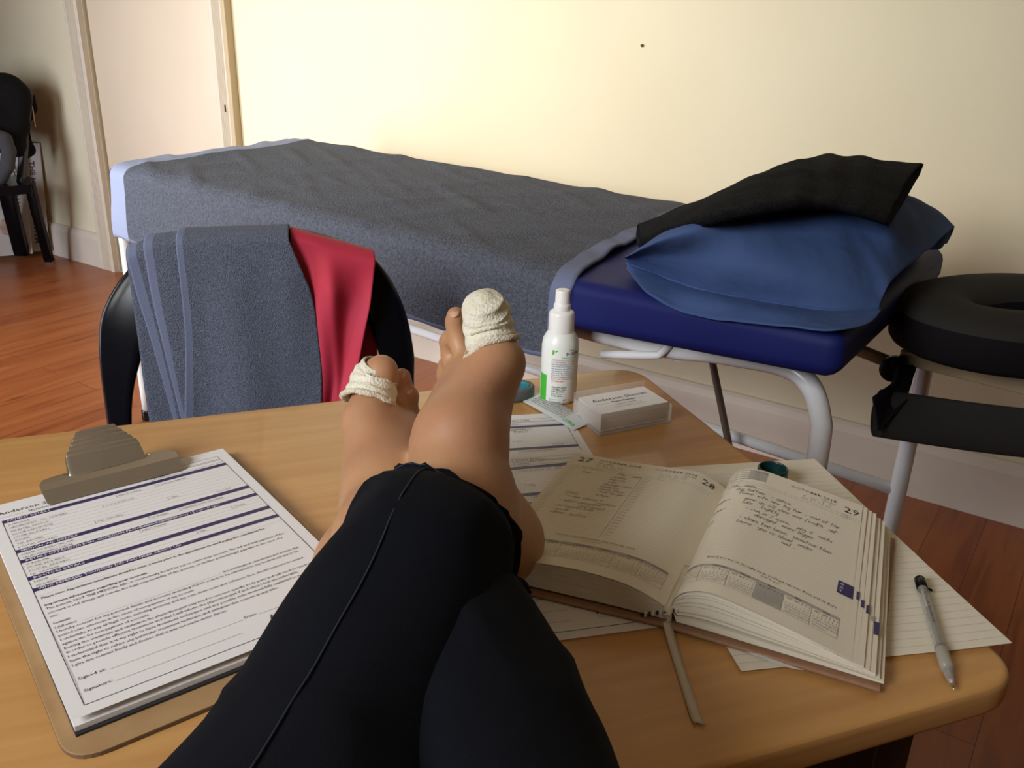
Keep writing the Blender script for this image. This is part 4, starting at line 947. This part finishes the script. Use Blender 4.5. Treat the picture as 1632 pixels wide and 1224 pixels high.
# covers
for ax, nm, s_ in ((bL, 'cover', 1), (bR, 'cover', -1)):
    a = BO-bV*.004; o = boxo(nm, a, ax*.149, bV*(BH+.008), V3((0, 0, .0032)), M['cover'], diary, .0012)
boxo('spine', BO-bV*.004-bR*.006, bR*.012, bV*(BH+.008), V3((0, 0, .004)), M['cover'], diary, .001)
# left page block
def slab(name, side, d1, k0, k1, m, nd=26, dz=0, d0=0.0, v0=0.0, v1=1.0, curl=0):
    V = []; 
    for i in range(nd+1):
        d = d0+(d1-d0)*i/nd
        for v in (v0, v1):
            for k in (k0, k1): V.append(page_pt(side, d, v, 0, k)+V3((0, 0, dz)))
    F = []
    for i in range(nd):
        a = 4*i; b = a+4
        F += [(a, b, b+2, a+2), (a+1, a+3, b+3, b+1), (a, a+1, b+1, b), (a+2, b+2, b+3, a+3)]
    F += [(0, 2, 3, 1), (4*nd, 4*nd+1, 4*nd+3, 4*nd+2)]
    return recalc(mesh(name, V, F, m, diary, False))
slab('page_block', -1, PLW, .012, .93, M['paper_edge'])
random.seed(3)
k0 = .02
kk = [(.03, .10, .004), (.115, .16, .008), (.18, .30, .012), (.33, .40, .016), (.42, .60, .020), (.64, .70, .023), (.80, .96, .026)]
for a, b, e in kk:
    # each bundle of pages fans a little further out towards the fore edge
    V = []; nd = 26; d1 = PRW
    for i in range(nd+1):
        d = d1*i/nd; ext = e*(i/nd)**2
        for v in (0, 1):
            for k in (a, b):
                kq = k if i > 2 else k*.6*(i/2.0)*.8+k*.12
                p = page_pt(1, d, v, 0, kq)+bR*ext; V.append(p)
    F = []
    for i in range(nd):
        q = 4*i; r_ = q+4; F += [(q, r_, r_+2, q+2), (q+1, q+3, r_+3, r_+1), (q, q+1, r_+1, r_), (q+2, r_+2, r_+3, q+3)]
    F += [(0, 2, 3, 1), (4*nd, 4*nd+1, 4*nd+3, 4*nd+2)]
    recalc(mesh('page_bundle', V, F, [M['paper2']], diary, False))
DM = [M['paper2'], M['ink'], M['ink_grey'], M['ink_light'], M['band_grey'], M['pen_ink'], M['navy'], M['white_ink'], M['ink_rule']]
def months(S, x0, x1, y, hl=None, n=6, names=()):
    S.rect(x0, y, x1, y+.0034, 4, .0003, 30); S.rect(x0, y+.024, x1, y+.0243, 2, .0003, 30)
    w_ = (x1-x0)/n
    for m_ in range(n):
        X = x0+w_*m_; S.rect(X, y, X+.0003, y+.024, 2, .0003)
        if hl == m_: S.rect(X, y+.0034, X+w_, y+.024, 4, .00025, 6)
        S.text(names[m_], X+w_*.40, y+.0027, .0030, 1, .0005)
        for r_ in range(7):
            S.text(['M', 'T', 'W', 'T', 'F', 'S', 'S'][r_], X+.0025+r_*w_*.132, y+.0068, .0026, 1 if True else 2, .0004)
            for c in range(5):
                dnum = 1+r_+7*c-(m_*3) % 7
                if 1 <= dnum <= 31: S.text(str(dnum), X+.0018+r_*w_*.132, y+.0100+c*.0031, .0027, 2, .0004)
    S.rect(x1-.0003, y, x1, y+.024, 2, .0003)
# left page: x from the outer edge to the gutter
def fL(x, y, h): return page_pt(-1, PLW-x, 1-y/BH, h+.0006)
S = Sheet(fL, DM); S.grid(PLW, BH, 36, 20, 0, 0)
S.text('27', .007, .0165, .0135, 1, .0003, None, .006); S.text('OCTOBER 2018', .027, .0105, .0052, 1, .0003, .040); S.text('Saturday', .027, .0150, .0040, 2)
S.text('28', PLW-.010, .0175, .0135, 1, .0003, None, .006, 0, True); S.text('OCTOBER 2018', PLW-.029, .0105, .0052, 1, .0003, .040, 0, 0, True); S.text('Sunday', PLW-.029, .0150, .0040, 2, .0003, None, 0, 0, True)
for bx in (.027, PLW-.062):
    for r_, t1 in enumerate(('S  M  T  W', '27 28 29 30')): S.text(t1, bx, .0190+r_*.0035, .0030, 2, .0003, .026)
S.rect(.004, .0255, PLW-.010, .0258, 2, .0002, 24); S.rect(.004, .0300, PLW-.010, .0303, 2, .0002, 24); S.text('Appointments', .016, .0290, .0036, 2)
S.rect(.074, .030, .0744, .152, 2, .0002)
for k in range(30): S.rect(.012, .036+.0044*k, PLW-.012, .0362+.0044*k, 3, .0002, 24)
for k in range(22):
    t1 = '%02d:%02d' % (7+k//2, 30*(k % 2)); S.text(t1, .004, .0355+.0049*k, .0030, 2); S.text(t1, .076, .0355+.0053*k, .0030, 2)
for t1, x, y in [('Kids', .020, .039), ('TBC  sales', .052, .033), ('sweets', .049, .040), ('biscuits', .048, .0455), ('cake', .049, .051), ('sausage rolls', .046, .0565), ('sandwich', .045, .0625), ('candy floss', .046, .068), ('mini burger', .048, .0735), ('-Chips', .046, .080),
                 ('Adults', .020, .083), ('-cream cheese &', .023, .090), ('crackers', .053, .096), ('- baked camembert', .020, .099), ('(and bread)', .040, .1055), ('- portuguese braai', .018, .109), ('- quiche', .019, .116), ('cheese  muffins', .021, .122)]:
    S.hand(t1, x, y, .0062, 5, rise=-.03, lw=.0003)
S.rect(.020, .085, .032, .0853, 5, .0003)
S.text('You are not your resume, you are your work.', .040, .158, .0036, 1, .0003, .066); S.text('Seth Godin', .064, .162, .0032, 2)
months(S, .008, PLW-.012, .167, None, 6, ('July', 'August', 'September', 'October', 'November', 'December'))
o = S.build('left_page', diary); o['label'] = 'left page headed 27 and 28 with a handwritten food list'
# right page: x from the gutter outwards
def fR(x, y, h): return page_pt(1, x, 1-y/BH, h+.0006)
S = Sheet(fR, DM); S.grid(PRW, BH, 44, 20, 0, 0)
S.rect(.004, .002, .052, .021, 4, .0002, 16)
for k in range(4): S.rect(.012, .0045+.0042*k, .036, .0068+.0042*k, 0, .00032, 8)
S.text('Expenses', .040, .006, .0032, 1)
for k in range(4): S.text(('Cash', 'Card', 'Fuel', 'Total')[k], .040, .0100+.0036*k, .0028, 2, .0004)
S.text('29', PRW-.006, .0215, .0135, 1, .0003, None, .006, 0, True); S.text('OCTOBER 2018', PRW-.026, .0125, .0052, 1, .0003, .040, 0, 0, True); S.text('Monday', PRW-.026, .0170, .0040, 2, .0003, None, 0, 0, True)
for r_, t1 in enumerate(('T  W  T  F', '30 31 01 02')): S.text(t1, PRW-.055, .0210+r_*.0035, .0030, 2, .0003, .026)
S.rect(.008, .0265, PRW-.004, .0268, 2, .0002, 30); S.rect(.008, .0300, PRW-.004, .0303, 2, .0002, 30); S.text('Appointments', .013, .0255, .0034, 2)
for k in range(4): S.text('Credit card'[:8+k % 3], PRW-.020, .026+.0022*k, .0020, 2)
for k in range(30): S.rect(.008, .036+.0044*k, PRW-.006, .0362+.0044*k, 3, .0002, 30)
for t1, x, y in [('? Toe  nails', .018, .0355), ('Art -', .010, .046), ('Big bottom  - Altra', .030, .0435), ('Flume with new big toe + end of the', .033, .0505), ('Leigh -', .012, .061), ('gone up 1/2 shoe size (width  not', .040, .0595), ('luke   tightly', .039, .0665), ('Candice', .008, .078), ('- run in 2 sizes,  pay 4  socks', .043, .0755), ('damaged  more bigger', .052, .0825),
                 ('Landy', .008, .096), ("- shoes too loose, sensitive than", .040, .092), ("laurie  you're blood  under", .040, .0995), ('nail .', .078, .107)]:
    S.hand(t1, x, y, .0070, 5, rise=-.02, lw=.00034)
S.rect(.012, .060, .026, .0604, 5, .0003, 4); S.rect(.008, .0755, .027, .0759, 5, .0003, 4); S.rect(.018, .036, .052, .0364, 5, .0003, 8)
S.text("Even if you are on the right track, you'll get run over if you just sit there.", .028, .158, .0036, 1, .0003, .100); S.text('Will Rogers', .070, .162, .0032, 2)
months(S, .006, PRW-.008, .167, 3, 6, ('January', 'February', 'March', 'April', 'May', 'June'))
S.rect(PRW-.0135, .1225, PRW, .1385, 6, .0004, 3)
for k, c in enumerate('OCT'): S.text(c, PRW-.0120, .1275+.0045*k, .0040, 7, .0007, None, .01)
o = S.build('right_page', diary); o['label'] = 'right page headed 29 with handwritten running-shoe notes'
for i, (a, b, e) in enumerate(kk[:5]):
    v = (.34, .31, .29, .27, .205)[i]; hgt = (.05, .045, .05, .03, .075)[i]; ex = e
    p0 = page_pt(1, PRW, v, .0004, a)+bR*(ex-(.0045 if i in (0, 4) else .0018)); p1 = page_pt(1, PRW, v, .0004, a)+bR*(ex+.0005)
    q0 = page_pt(1, PRW, v+hgt, .0004, a)+bR*(ex-(.0045 if i in (0, 4) else .0018)); q1 = page_pt(1, PRW, v+hgt, .0004, a)+bR*(ex+.0005)
    m_ = M['navy'] if i != 3 else M['ink_grey']
    mesh('month_tab', [p0, p1, q1, q0, p1-V3((0, 0, .0015)), q1-V3((0, 0, .0015))], [(0, 1, 2, 3), (1, 4, 5, 2)], m_, diary, False)
hb = []
V = []; F = []; I = []
for k in range(10):
    a = BO-bV*.0015+bL*(.020-.0028*k)+V3((0, 0, .0035+.0012*k)); P = [a, a+bR*.0014, a+bR*.0014+bV*.003, a+bV*.003]; P = P+[p+V3((0, 0, .0032)) for p in P]
    v, f = box8(P); o_ = len(V); V += v; F += [tuple(i+o_ for i in q) for q in f]; I += [k % 2]*6
mesh('headband', V, F, [M['black_card'], M['paper2']], diary, False, I)
# ribbon marker trailing out of the gutter on to the table
rp_ = catmull([BO+bV*.06+V3((0, 0, .0165)), BO+bV*.012+V3((0, 0, .0165)), BO-bV*.003+V3((0, 0, .0155)), (0.1195, 0.5484, 0.7475), (0.1210, 0.5338, 0.7420), (0.1224, 0.5056, 0.7412), (0.1236, 0.4775, 0.7412), (0.1251, 0.4533, 0.7412)], 10)
V = []
for i, p in enumerate(rp_):
    a = rp_[max(i-1, 0)]; b = rp_[min(i+1, len(rp_)-1)]; s_ = (b-a).cross(V3((0, 0, 1))).normalized(); tw_ = .35*math.sin(i*.13)
    V += [p-s_*.0034+V3((0, 0, tw_*.0012)), p+V3((0, 0, .0003)), p+s_*.0034-V3((0, 0, tw_*.0004))]
V[-3] += V3((.0015, -.0035, .0006)); V[-1] += V3((.001, -.001, .001))
o = mesh('ribbon_marker', V, [(3*i+k, 3*i+k+1, 3*i+k+4, 3*i+k+3) for i in range(len(rp_)-1) for k in (0, 1)], M['ribbon'], diary); mod_solid(recalc(o), .0004, 0)

# ---------------------------------------------------------------- small things on the table
bl = empty('spray_bottle', (.055, .985, TZ), 'white spray bottle of disinfectant with green and black print, behind the cards', 'bottle')
lathe('bottle_body', [(.018, 0), (.0205, .0015), (.0215, .005), (.0215, .068), (.0205, .076), (.017, .0825), (.0148, .0855)], (.055, .985, TZ), M['bottle'], bl, 56)
lathe('collar', [(.0148, .0850), (.0150, .0858), (.0146, .106), (.0140, .1085), (.0108, .1105), (.0098, .1110)], (.055, .985, TZ), M['cap_white'], bl, 48)
lathe('spray_pump', [(.0098, .1108), (.0098, .1175), (.0085, .1185), (.0082, .1325), (.0076, .1342), (.0062, .1345)], (.055, .985, TZ), M['cap_white'], bl, 40)
def fB(x, y, h): a = x/.0215; r_ = .0216+h; return V3((.055+r_*math.sin(a), .985-r_*math.cos(a), TZ+.072-y))
S = Sheet(fB, [M['ink'], M['green'], M['blue_ink'], M['red_ink'], M['paper']])
S.poly([(-.010, .004), (-.010, .0105), (-.0025, .004)], 1, .0002)
S.text('Clinical', .0095, .0052, .0034, 2); S.text('D-GERM', .006, .0100, .0050, 0, .0002, None, .01); S.text('HAND & SURFACE SPRAY', .001, .0135, .0024, 1)
for k in range(14): S.rect(-.0290+.001*0, .036+.0024*k, -.0165-.0004*abs(k-7)*0, .0386+.0024*k, 1, .0001, 6)
txt = [('COMPOSITION Each 100 ml contains', 2), ('FOR EXTERNAL USE ONLY', 3), ('INDICATION Antiseptic for the', 2), ('DIRECTIONS FOR USE Spray on', 2), ('affected area and allow to', 2), ('dry. Apply as needed or as', 2), ('directed by a physician.', 2), ('Store below 25 C. Keep well', 0), ('Protect from light and heat', 0), ('KEEP OUT OF THE REACH', 3), ('OF CHILDREN', 3)]
for k, (t1, m_) in enumerate(txt): S.text(t1, -.0105, .0165+.0026*k, .0024, m_, .0002, .026 if len(t1) > 21 else None)
for k, t1 in enumerate(('Clinical Products', '1234 Main Road', 'Industrial Park', 'Cape Town', 'South Africa')): S.text(t1, -.0095, .0500+.0027*k, .0026, 0, .0002, None, .01)
S.frame(-.0115, .0645, .0015, .0705, .0003, 2, .0002, 3); S.text('100 ml', -.0100, .0692, .0042, 2, .0003); S.text('EXP 19', .0045, .0660, .0026, 0); S.text('LOT 0218', .0045, .0692, .0026, 0)
S.build('bottle_print', bl)

# cards in a clear holder
kx = V3((.0886*.892, .0886*.452, 0)).normalized(); ky = V3((-kx.y, kx.x, 0)); k0_ = V3((.0975, .887, TZ))
ca = empty('business_cards', k0_, 'stack of white business cards for a physiotherapist lying in the clear holder', 'cards')
boxo('card_stack', k0_+V3((0, 0, .003)), kx*.088, ky*.050, V3((0, 0, .021)), mat('card_edges', (.50, .45, .40), .7, col2=(.62, .57, .50), nscale=80, stretch=(.2, .2, 60)), ca, .0004)
S = Sheet(lambda x, y, h: k0_+kx*x+ky*(.050-y)+V3((0, 0, .0243+h)), PM)
S.grid(.088, .050, 2, 2); S.text('Anderson Shewan', .008, .020, .0095, 1, .0003, .072); S.text('Physiotherapy', .028, .0275, .0062, 1, .0003, .031, .01)
S.rect(.008, .0262, .025, .0265, 6); S.rect(.062, .0262, .080, .0265, 6)
S.text('Anderson McGowan', .029, .0335, .0035, 1, .0003, .028); S.text('BSc Physiotherapy Pr. No. 072', .026, .0375, .0030, 6, .0003, .036); S.text('Tel: 021 000 0000   practice at clinic', .022, .0415, .0030, 6, .0003, .044)
S.build('top_card', ca)
hd = empty('card_holder', k0_-kx*.003-ky*.004, 'clear acrylic card holder behind the diary, to the right of the spray bottle', 'card holder')
o0 = k0_-kx*.0032-ky*.0036
boxo('holder_base', o0, kx*.0944, ky*.058, V3((0, 0, .002)), M['acrylic'], hd, .0005)
for nm, a, b, c, hh in (('holder_side', o0, kx*.0015, ky*.058, .022), ('holder_side', o0+kx*.0929, kx*.0015, ky*.058, .022), ('holder_back', o0+ky*.0565, kx*.0944, ky*.0015, .030), ('holder_front', o0, kx*.0944, ky*.0015, .006)):
    boxo(nm, a, b, c, V3((0, 0, hh)), M['acrylic'], hd, .0004)

# sachet
c4 = [(0.0138, 0.9689, 0.7425), (0.0693, 0.8923, 0.7425), (0.0932, 0.9172, 0.7425), (0.0312, 0.9971, 0.7425)]
c4 = [V3(c) for c in c4]
sf = lambda x, y, h: (c4[0].lerp(c4[1], x)).lerp(c4[3].lerp(c4[2], x), y)+V3((0, 0, h+.0026*math.sin(PI*min(1, max(0, x)))**.5*math.sin(PI*min(1, max(0, y)))**.6))
S = Sheet(lambda x, y, h: sf(x, 1-y, h), [M['foil'], M['ink_grey'], M['blue_ink'], M['green']])
S.grid(1, 1, 24, 12)
for k in range(7): S.text(('Sterile alcohol swab for skin', 'Single use only. Do not reuse', 'Tear here and unfold before', 'cleansing. Discard after use', 'Keep away from eyes and from', 'children. Store in dry place', '70% isopropyl alcohol v/v')[k], .10, .16+.11*k, .10, 1, .0003, .62)
S.rect(.80, .2, .86, .8, 1, .0002); S.text('SWAB', .74, .9, .22, 3, .0003, .2)
o = S.build('wipe_sachet'); mod_solid(o, .0012, -1); setup(o, 'small silvery white wipe sachet lying between the spray bottle and the forms', 'sachet')

# scissors: grey and teal handle bow showing beside the foot
scs = empty('scissors', (.0, .985, TZ), 'scissors with a teal-lined grey handle loop lying beside the spray bottle', 'scissors')
def bow(cx_, cy_, a_, b_, ang, ri, hgt, m, nm, par):
    V = []; K = 48; pr = [(-1, -1), (-1, 1), (1, 1), (1, -1)]
    for k in range(K):
        t = 2*PI*k/K; x, y = a_*math.cos(t), b_*math.sin(t); nx, ny = math.cos(t)/a_, math.sin(t)/b_; L = math.hypot(nx, ny); nx /= L; ny /= L
        for sx, sz in ((-1, -.7), (-1, .7), (-.5, 1), (.5, 1), (1, .7), (1, -.7), (.5, -1), (-.5, -1)):
            X, Y = x+nx*ri*sx, y+ny*ri*sx; V.append(V3((cx_+X*math.cos(ang)-Y*math.sin(ang), cy_+X*math.sin(ang)+Y*math.cos(ang), TZ+.0085+sz*hgt)))
    return recalc(mesh(nm, V, [(i*8+k, i*8+(k+1) % 8, ((i+1) % K)*8+(k+1) % 8, ((i+1) % K)*8+k) for i in range(K) for k in range(8)], m, par))
h1 = bow(.000, .984, .0245, .0165, .35, .0032, .0072, M['grey_rubber'], 'handle_loop', scs)
bow(.000, .984, .0212, .0132, .35, .0012, .0074, M['teal'], 'loop_lining', h1)
h2 = bow(-.020, 1.008, .0200, .0135, .9, .0030, .0060, M['grey_rubber'], 'handle_loop', scs)
for dz, dy in ((0, 0), (.0016, .003)):
    a = V3((-.024, .974+dy, TZ+.006+dz)); b = V3((-.064, .950+dy*2, TZ+.0045+dz)); s_ = (b-a).cross(V3((0, 0, 1))).normalized()
    P = [a-s_*.005, a+s_*.005, b+s_*.001, b-s_*.001]; P = P+[p+V3((0, 0, .0014)) for p in P]
    recalc(mesh('blade', *box8(P), M['steel'], scs, False))

# dark green cap standing on the note paper
lathe('bottle_cap', [(.0005, .0022), (.012, .0022), (.0122, .019), (.0130, .0200), (.0142, .0195), (.0145, .018), (.0145, .001), (.0140, 0), (.0005, 0)], (.2545, .7760, TZ+.0026), M['dark_green'], None, 40)
setup(bpy.data.objects['bottle_cap'], 'dark green plastic cap standing open on the note paper behind the diary', 'cap')

# pen
A = V3((0.3323, 0.6149, 0.7475)); B = V3((0.3043, 0.4882, 0.7440)); d_ = (B-A).normalized(); Lp = (B-A).length
pn = empty('ballpoint_pen', (A+B)/2, 'clear ballpoint pen with a black end cap near the right edge of the table', 'pen')
P_ = lambda t: A+d_*(Lp*t)
tube('barrel', [P_(.10), P_(.12), P_(.80), P_(.84), P_(.955)], [.0036, .0041, .0041, .0041, .0016], M['pen_clear'], pn, 18)
tube('end_cap', [P_(0), P_(.012), P_(.11), P_(.115)], [.0032, .0043, .0043, .0038], M['black_plastic'], pn, 18)
tube('refill', [P_(.12), P_(.55)], .0016, mat('refill_tube', (.45, .43, .40), .4), pn, 10)
rf_ = tube('ink', [P_(.30), P_(.90)], .0019, M['pen_ink'], pn, 10)
tube('grip', [P_(.66), P_(.70), P_(.84)], [.0043, .0047, .0045], mat('clear_grip', (.5, .45, .36), .2, alpha=.5), pn, 18)
tube('pen_tip', [P_(.93), P_(.965), P_(1.0)], [.0017, .0012, .0004], M['nickel_bright'], pn, 12)
up = V3((0, 0, 1)); sd = d_.cross(up).normalized()
S = Sheet(lambda x, y, h: P_(.18+x*.30)+(sd*math.sin(y*1.2)+up*math.cos(y*1.2))*(.00415+h), [M['ink']])
S.text('0.7 medium point pen', 0, .35, .7, 0, .0001, 1.0); S.build('barrel_print', pn)
tube('clip_nub', [P_(.10)-sd*.0042, P_(.10)-sd*.0075+V3((0, 0, -.001))], .0011, M['black_plastic'], pn, 8)

# ---------------------------------------------------------------- far left corner: chair with coats, wall charts
c2 = empty('plastic_chair', (-2.42, 4.15, 0), 'far black plastic chair with coats on it by the left wall', 'chair')
K2 = M['black_plastic']
def bar(name, pts, wx, wy, par=c2, m=K2):
    V = []
    for p in pts: p = V3(p); V += [p+V3((-wx, -wy, 0)), p+V3((wx, -wy, 0)), p+V3((wx, wy, 0)), p+V3((-wx, wy, 0))]
    F = [(4*i+k, 4*i+(k+1) % 4, 4*i+4+(k+1) % 4, 4*i+4+k) for i in range(len(pts)-1) for k in range(4)]+[(0, 1, 2, 3), tuple(range(4*len(pts)-4, 4*len(pts)))]
    o = recalc(mesh(name, V, F, m, par)); mod_bevel(o, .006, 3, 30); return o
bar('leg', [(-2.2285, 4.1200, 0.4127), (-2.2444, 4.1700, 0.2498), (-2.2619, 4.2400, 0.0150)], .020, .018)
bar('leg', [(-2.3864, 4.2000, 0.3952), (-2.4115, 4.2600, 0.2058), (-2.4388, 4.3300, 0.0189)], .034, .02)
bar('leg', [(-2.3494, 3.9500, 0.4375), (-2.3869, 3.8500, 0.1019)], .022, .02)
bar('leg', [(-2.5678, 4.1000, 0.4067), (-2.7040, 4.1000, 0.1039)], .022, .02)
bar('back_upright', [(-2.2619, 4.1000, 0.3925), (-2.2441, 4.1200, 0.5023), (-2.2295, 4.1600, 0.6360), (-2.2000, 4.2000, 0.8229)], .016, .018, c2, mat('dark_grey_plastic', (.035, .037, .042), .35))
bar('back_upright', [(-2.7131, 4.3000, 0.3459), (-2.6483, 4.4000, 0.7980)], .016, .018)
prism('seat', [(-2.7433, 4.3000, 0.3450)[:2], (-2.3751, 3.8500, 0.4320)[:2], (-2.1699, 4.0200, 0.4087)[:2], (-2.2719, 4.2200, 0.3717)[:2]], .385, .425, K2, c2)
prism('back_panel', [V3(p)[:2] for p in ((-2.6776, 4.3800, 0.6284), (-2.2182, 4.1800, 0.6616), (-2.2103, 4.1650, 0.6634), (-2.6684, 4.3650, 0.6302))], .60, .82, K2, c2)
def blob(name, ctrs, m, label=None, cat=None, parent=None, res=.010, k=.02, nz=.012):
    C = np.array([c for c, r in ctrs]); R_ = np.array([r for c, r in ctrs]); lo = (C-R_[:, None]-.04).min(0); hi = (C+R_[:, None]+.04).max(0)
    f_ = Field(lo, hi, res)
    for (c, r), (c2_, r2) in zip(ctrs[:-1], ctrs[1:]): f_.cap(c, c2_, r, r2, k)
    P, F = f_.mesh(); P = [V3(p) for p in P.tolist()]
    P = [p+V3((noise.noise(p*9), noise.noise(p*9+V3((4, 0, 0))), noise.noise(p*9+V3((8, 0, 0)))))*nz for p in P]
    o = recalc(mesh(name, P, F.tolist(), m, parent)); o.modifiers.new('s', 'SMOOTH').iterations = 2
    if label: setup(o, label, cat)
    return o
blob('coat', [((-2.6266, 4.3400, 0.7329), .08), ((-2.4316, 4.2200, 0.7885), .09), ((-2.2848, 4.1600, 0.7967), .088), ((-2.2345, 4.1500, 0.7988), .055), ((-2.2337, 4.1500, 0.7722), .05), ((-2.2537, 4.1300, 0.6658), .05), ((-2.3248, 4.1200, 0.6919), .08), ((-2.4430, 4.1400, 0.6460), .09), ((-2.3033, 4.1000, 0.5998), .05), ((-2.2642, 4.1200, 0.5793), .045), ((-2.2393, 4.1300, 0.6526), .04)], M['jacket'],
     'black coat bundled over the back of the far left chair', 'coat')
blob('coat_hood', [((-2.2497, 4.2700, 0.7761), .028), ((-2.2493, 4.2700, 0.7293), .030), ((-2.2654, 4.2700, 0.6873), .024)], M['jacket'], None, None, bpy.data.objects['coat'], .006, .01, .006)
blob('coat_cuff', [((-2.2784, 4.2400, 0.5921), .026), ((-2.2689, 4.2400, 0.5472), .028), ((-2.2866, 4.2200, 0.5210), .022)], M['jacket'], None, None, bpy.data.objects['coat'], .006, .01, .006)
tube('drawstring', [(-2.2172, 4.2200, 0.7672), (-2.2101, 4.2200, 0.7265), (-2.2116, 4.2200, 0.6852), (-2.2121, 4.2200, 0.6493)], .004, M['cord'], bpy.data.objects['coat'], 8, 4)
blob('folded_jumper', [((-2.3774, 4.0200, 0.6341), .035), ((-2.2952, 4.0200, 0.6337), .035), ((-2.2486, 4.0200, 0.6190), .032), ((-2.2409, 4.0200, 0.5709), .030), ((-2.2591, 4.0200, 0.5026), .030), ((-2.3024, 4.0200, 0.4493), .032), ((-2.4153, 4.0200, 0.4434), .035)], M['grey_fabric'],
     'dark grey knitted garment rolled over the far left chair, below the coat', 'garment', None, .007, .006, .004)
# wall charts leaning in the corner behind the chair
def chart(name, bl_, br_, tr_, tl_, label, word, tx, th_=.006):
    bl_, br_, tr_, tl_ = map(V3, (bl_, br_, tr_, tl_))
    nrm = (br_-bl_).cross(tl_-bl_).normalized()
    if nrm.y > 0: nrm = -nrm
    f = lambda x, y, h: (bl_.lerp(br_, x)).lerp(tl_.lerp(tr_, x), 1-y)+nrm*h
    S = Sheet(f, [M['poster'], M['poster_ink'], M['poster_brown']]); S.grid(1, 1, 2, 2)
    S.text(word, tx-.05, .16, .085, 1, .002, .76, .03, PI/2)
    for k, (cx_, cy_, rx, ry) in enumerate([(tx-.18, .12, .07, .055), (tx-.18, .32, .06, .07), (tx-.17, .52, .06, .06), (tx-.19, .72, .06, .08), (tx-.45, .4, .10, .2), (tx-.5, .75, .07, .15)]):
        if cx_-rx > .02: S.poly([(cx_+rx*math.cos(2*PI*i/14), cy_+ry*math.sin(2*PI*i/14)) for i in range(14)], 2, .001)
    o = S.build(name); mod_solid(o, th_, -1 if True else 1); return setup(o, label, 'poster')
chart('anatomy_chart', (-2.7534, 4.3000, 0.0047), (-2.3375, 4.4000, 0.0302), (-2.3136, 4.4300, 0.5511), (-2.6485, 4.3600, 0.5389), 'white muscular system wall chart leaning in the corner behind the far left chair', 'THE MUSCULAR SYSTEM', .90)
chart('anatomy_chart', (-2.7665, 4.2200, 0.0088), (-2.3872, 4.3300, 0.0299), (-2.3766, 4.3700, 0.5334), (-2.6762, 4.3000, 0.5226), 'white spinal column wall chart in front of the other chart behind the far left chair', 'THE SPINAL COLUMN', .90)
# nail in the wall
q = V3((-0.5022, 3.2000, 1.1022)); tq = (WP-q).dot(WALLN)
s_n = (q-WP).dot(WALLD); o = tube('wall_nail', [wallpt(-.42, q.z, -.004), wallpt(-.42, q.z, .006)], .004, M['gap'], None, 8)
setup(o, 'tiny dark nail head in the cream wall above the bed', 'nail')

for nm, g in (('plastic_chair', 'black plastic chairs'), ('patient_form', 'printed patient forms'), ('anatomy_chart', 'wall charts leaning in the far left corner'), ('notepaper', 'ruled sheets around the diary')):
    for o in bpy.data.objects:
        if o.parent is None and o.name.split('.')[0] == nm: o['group'] = g
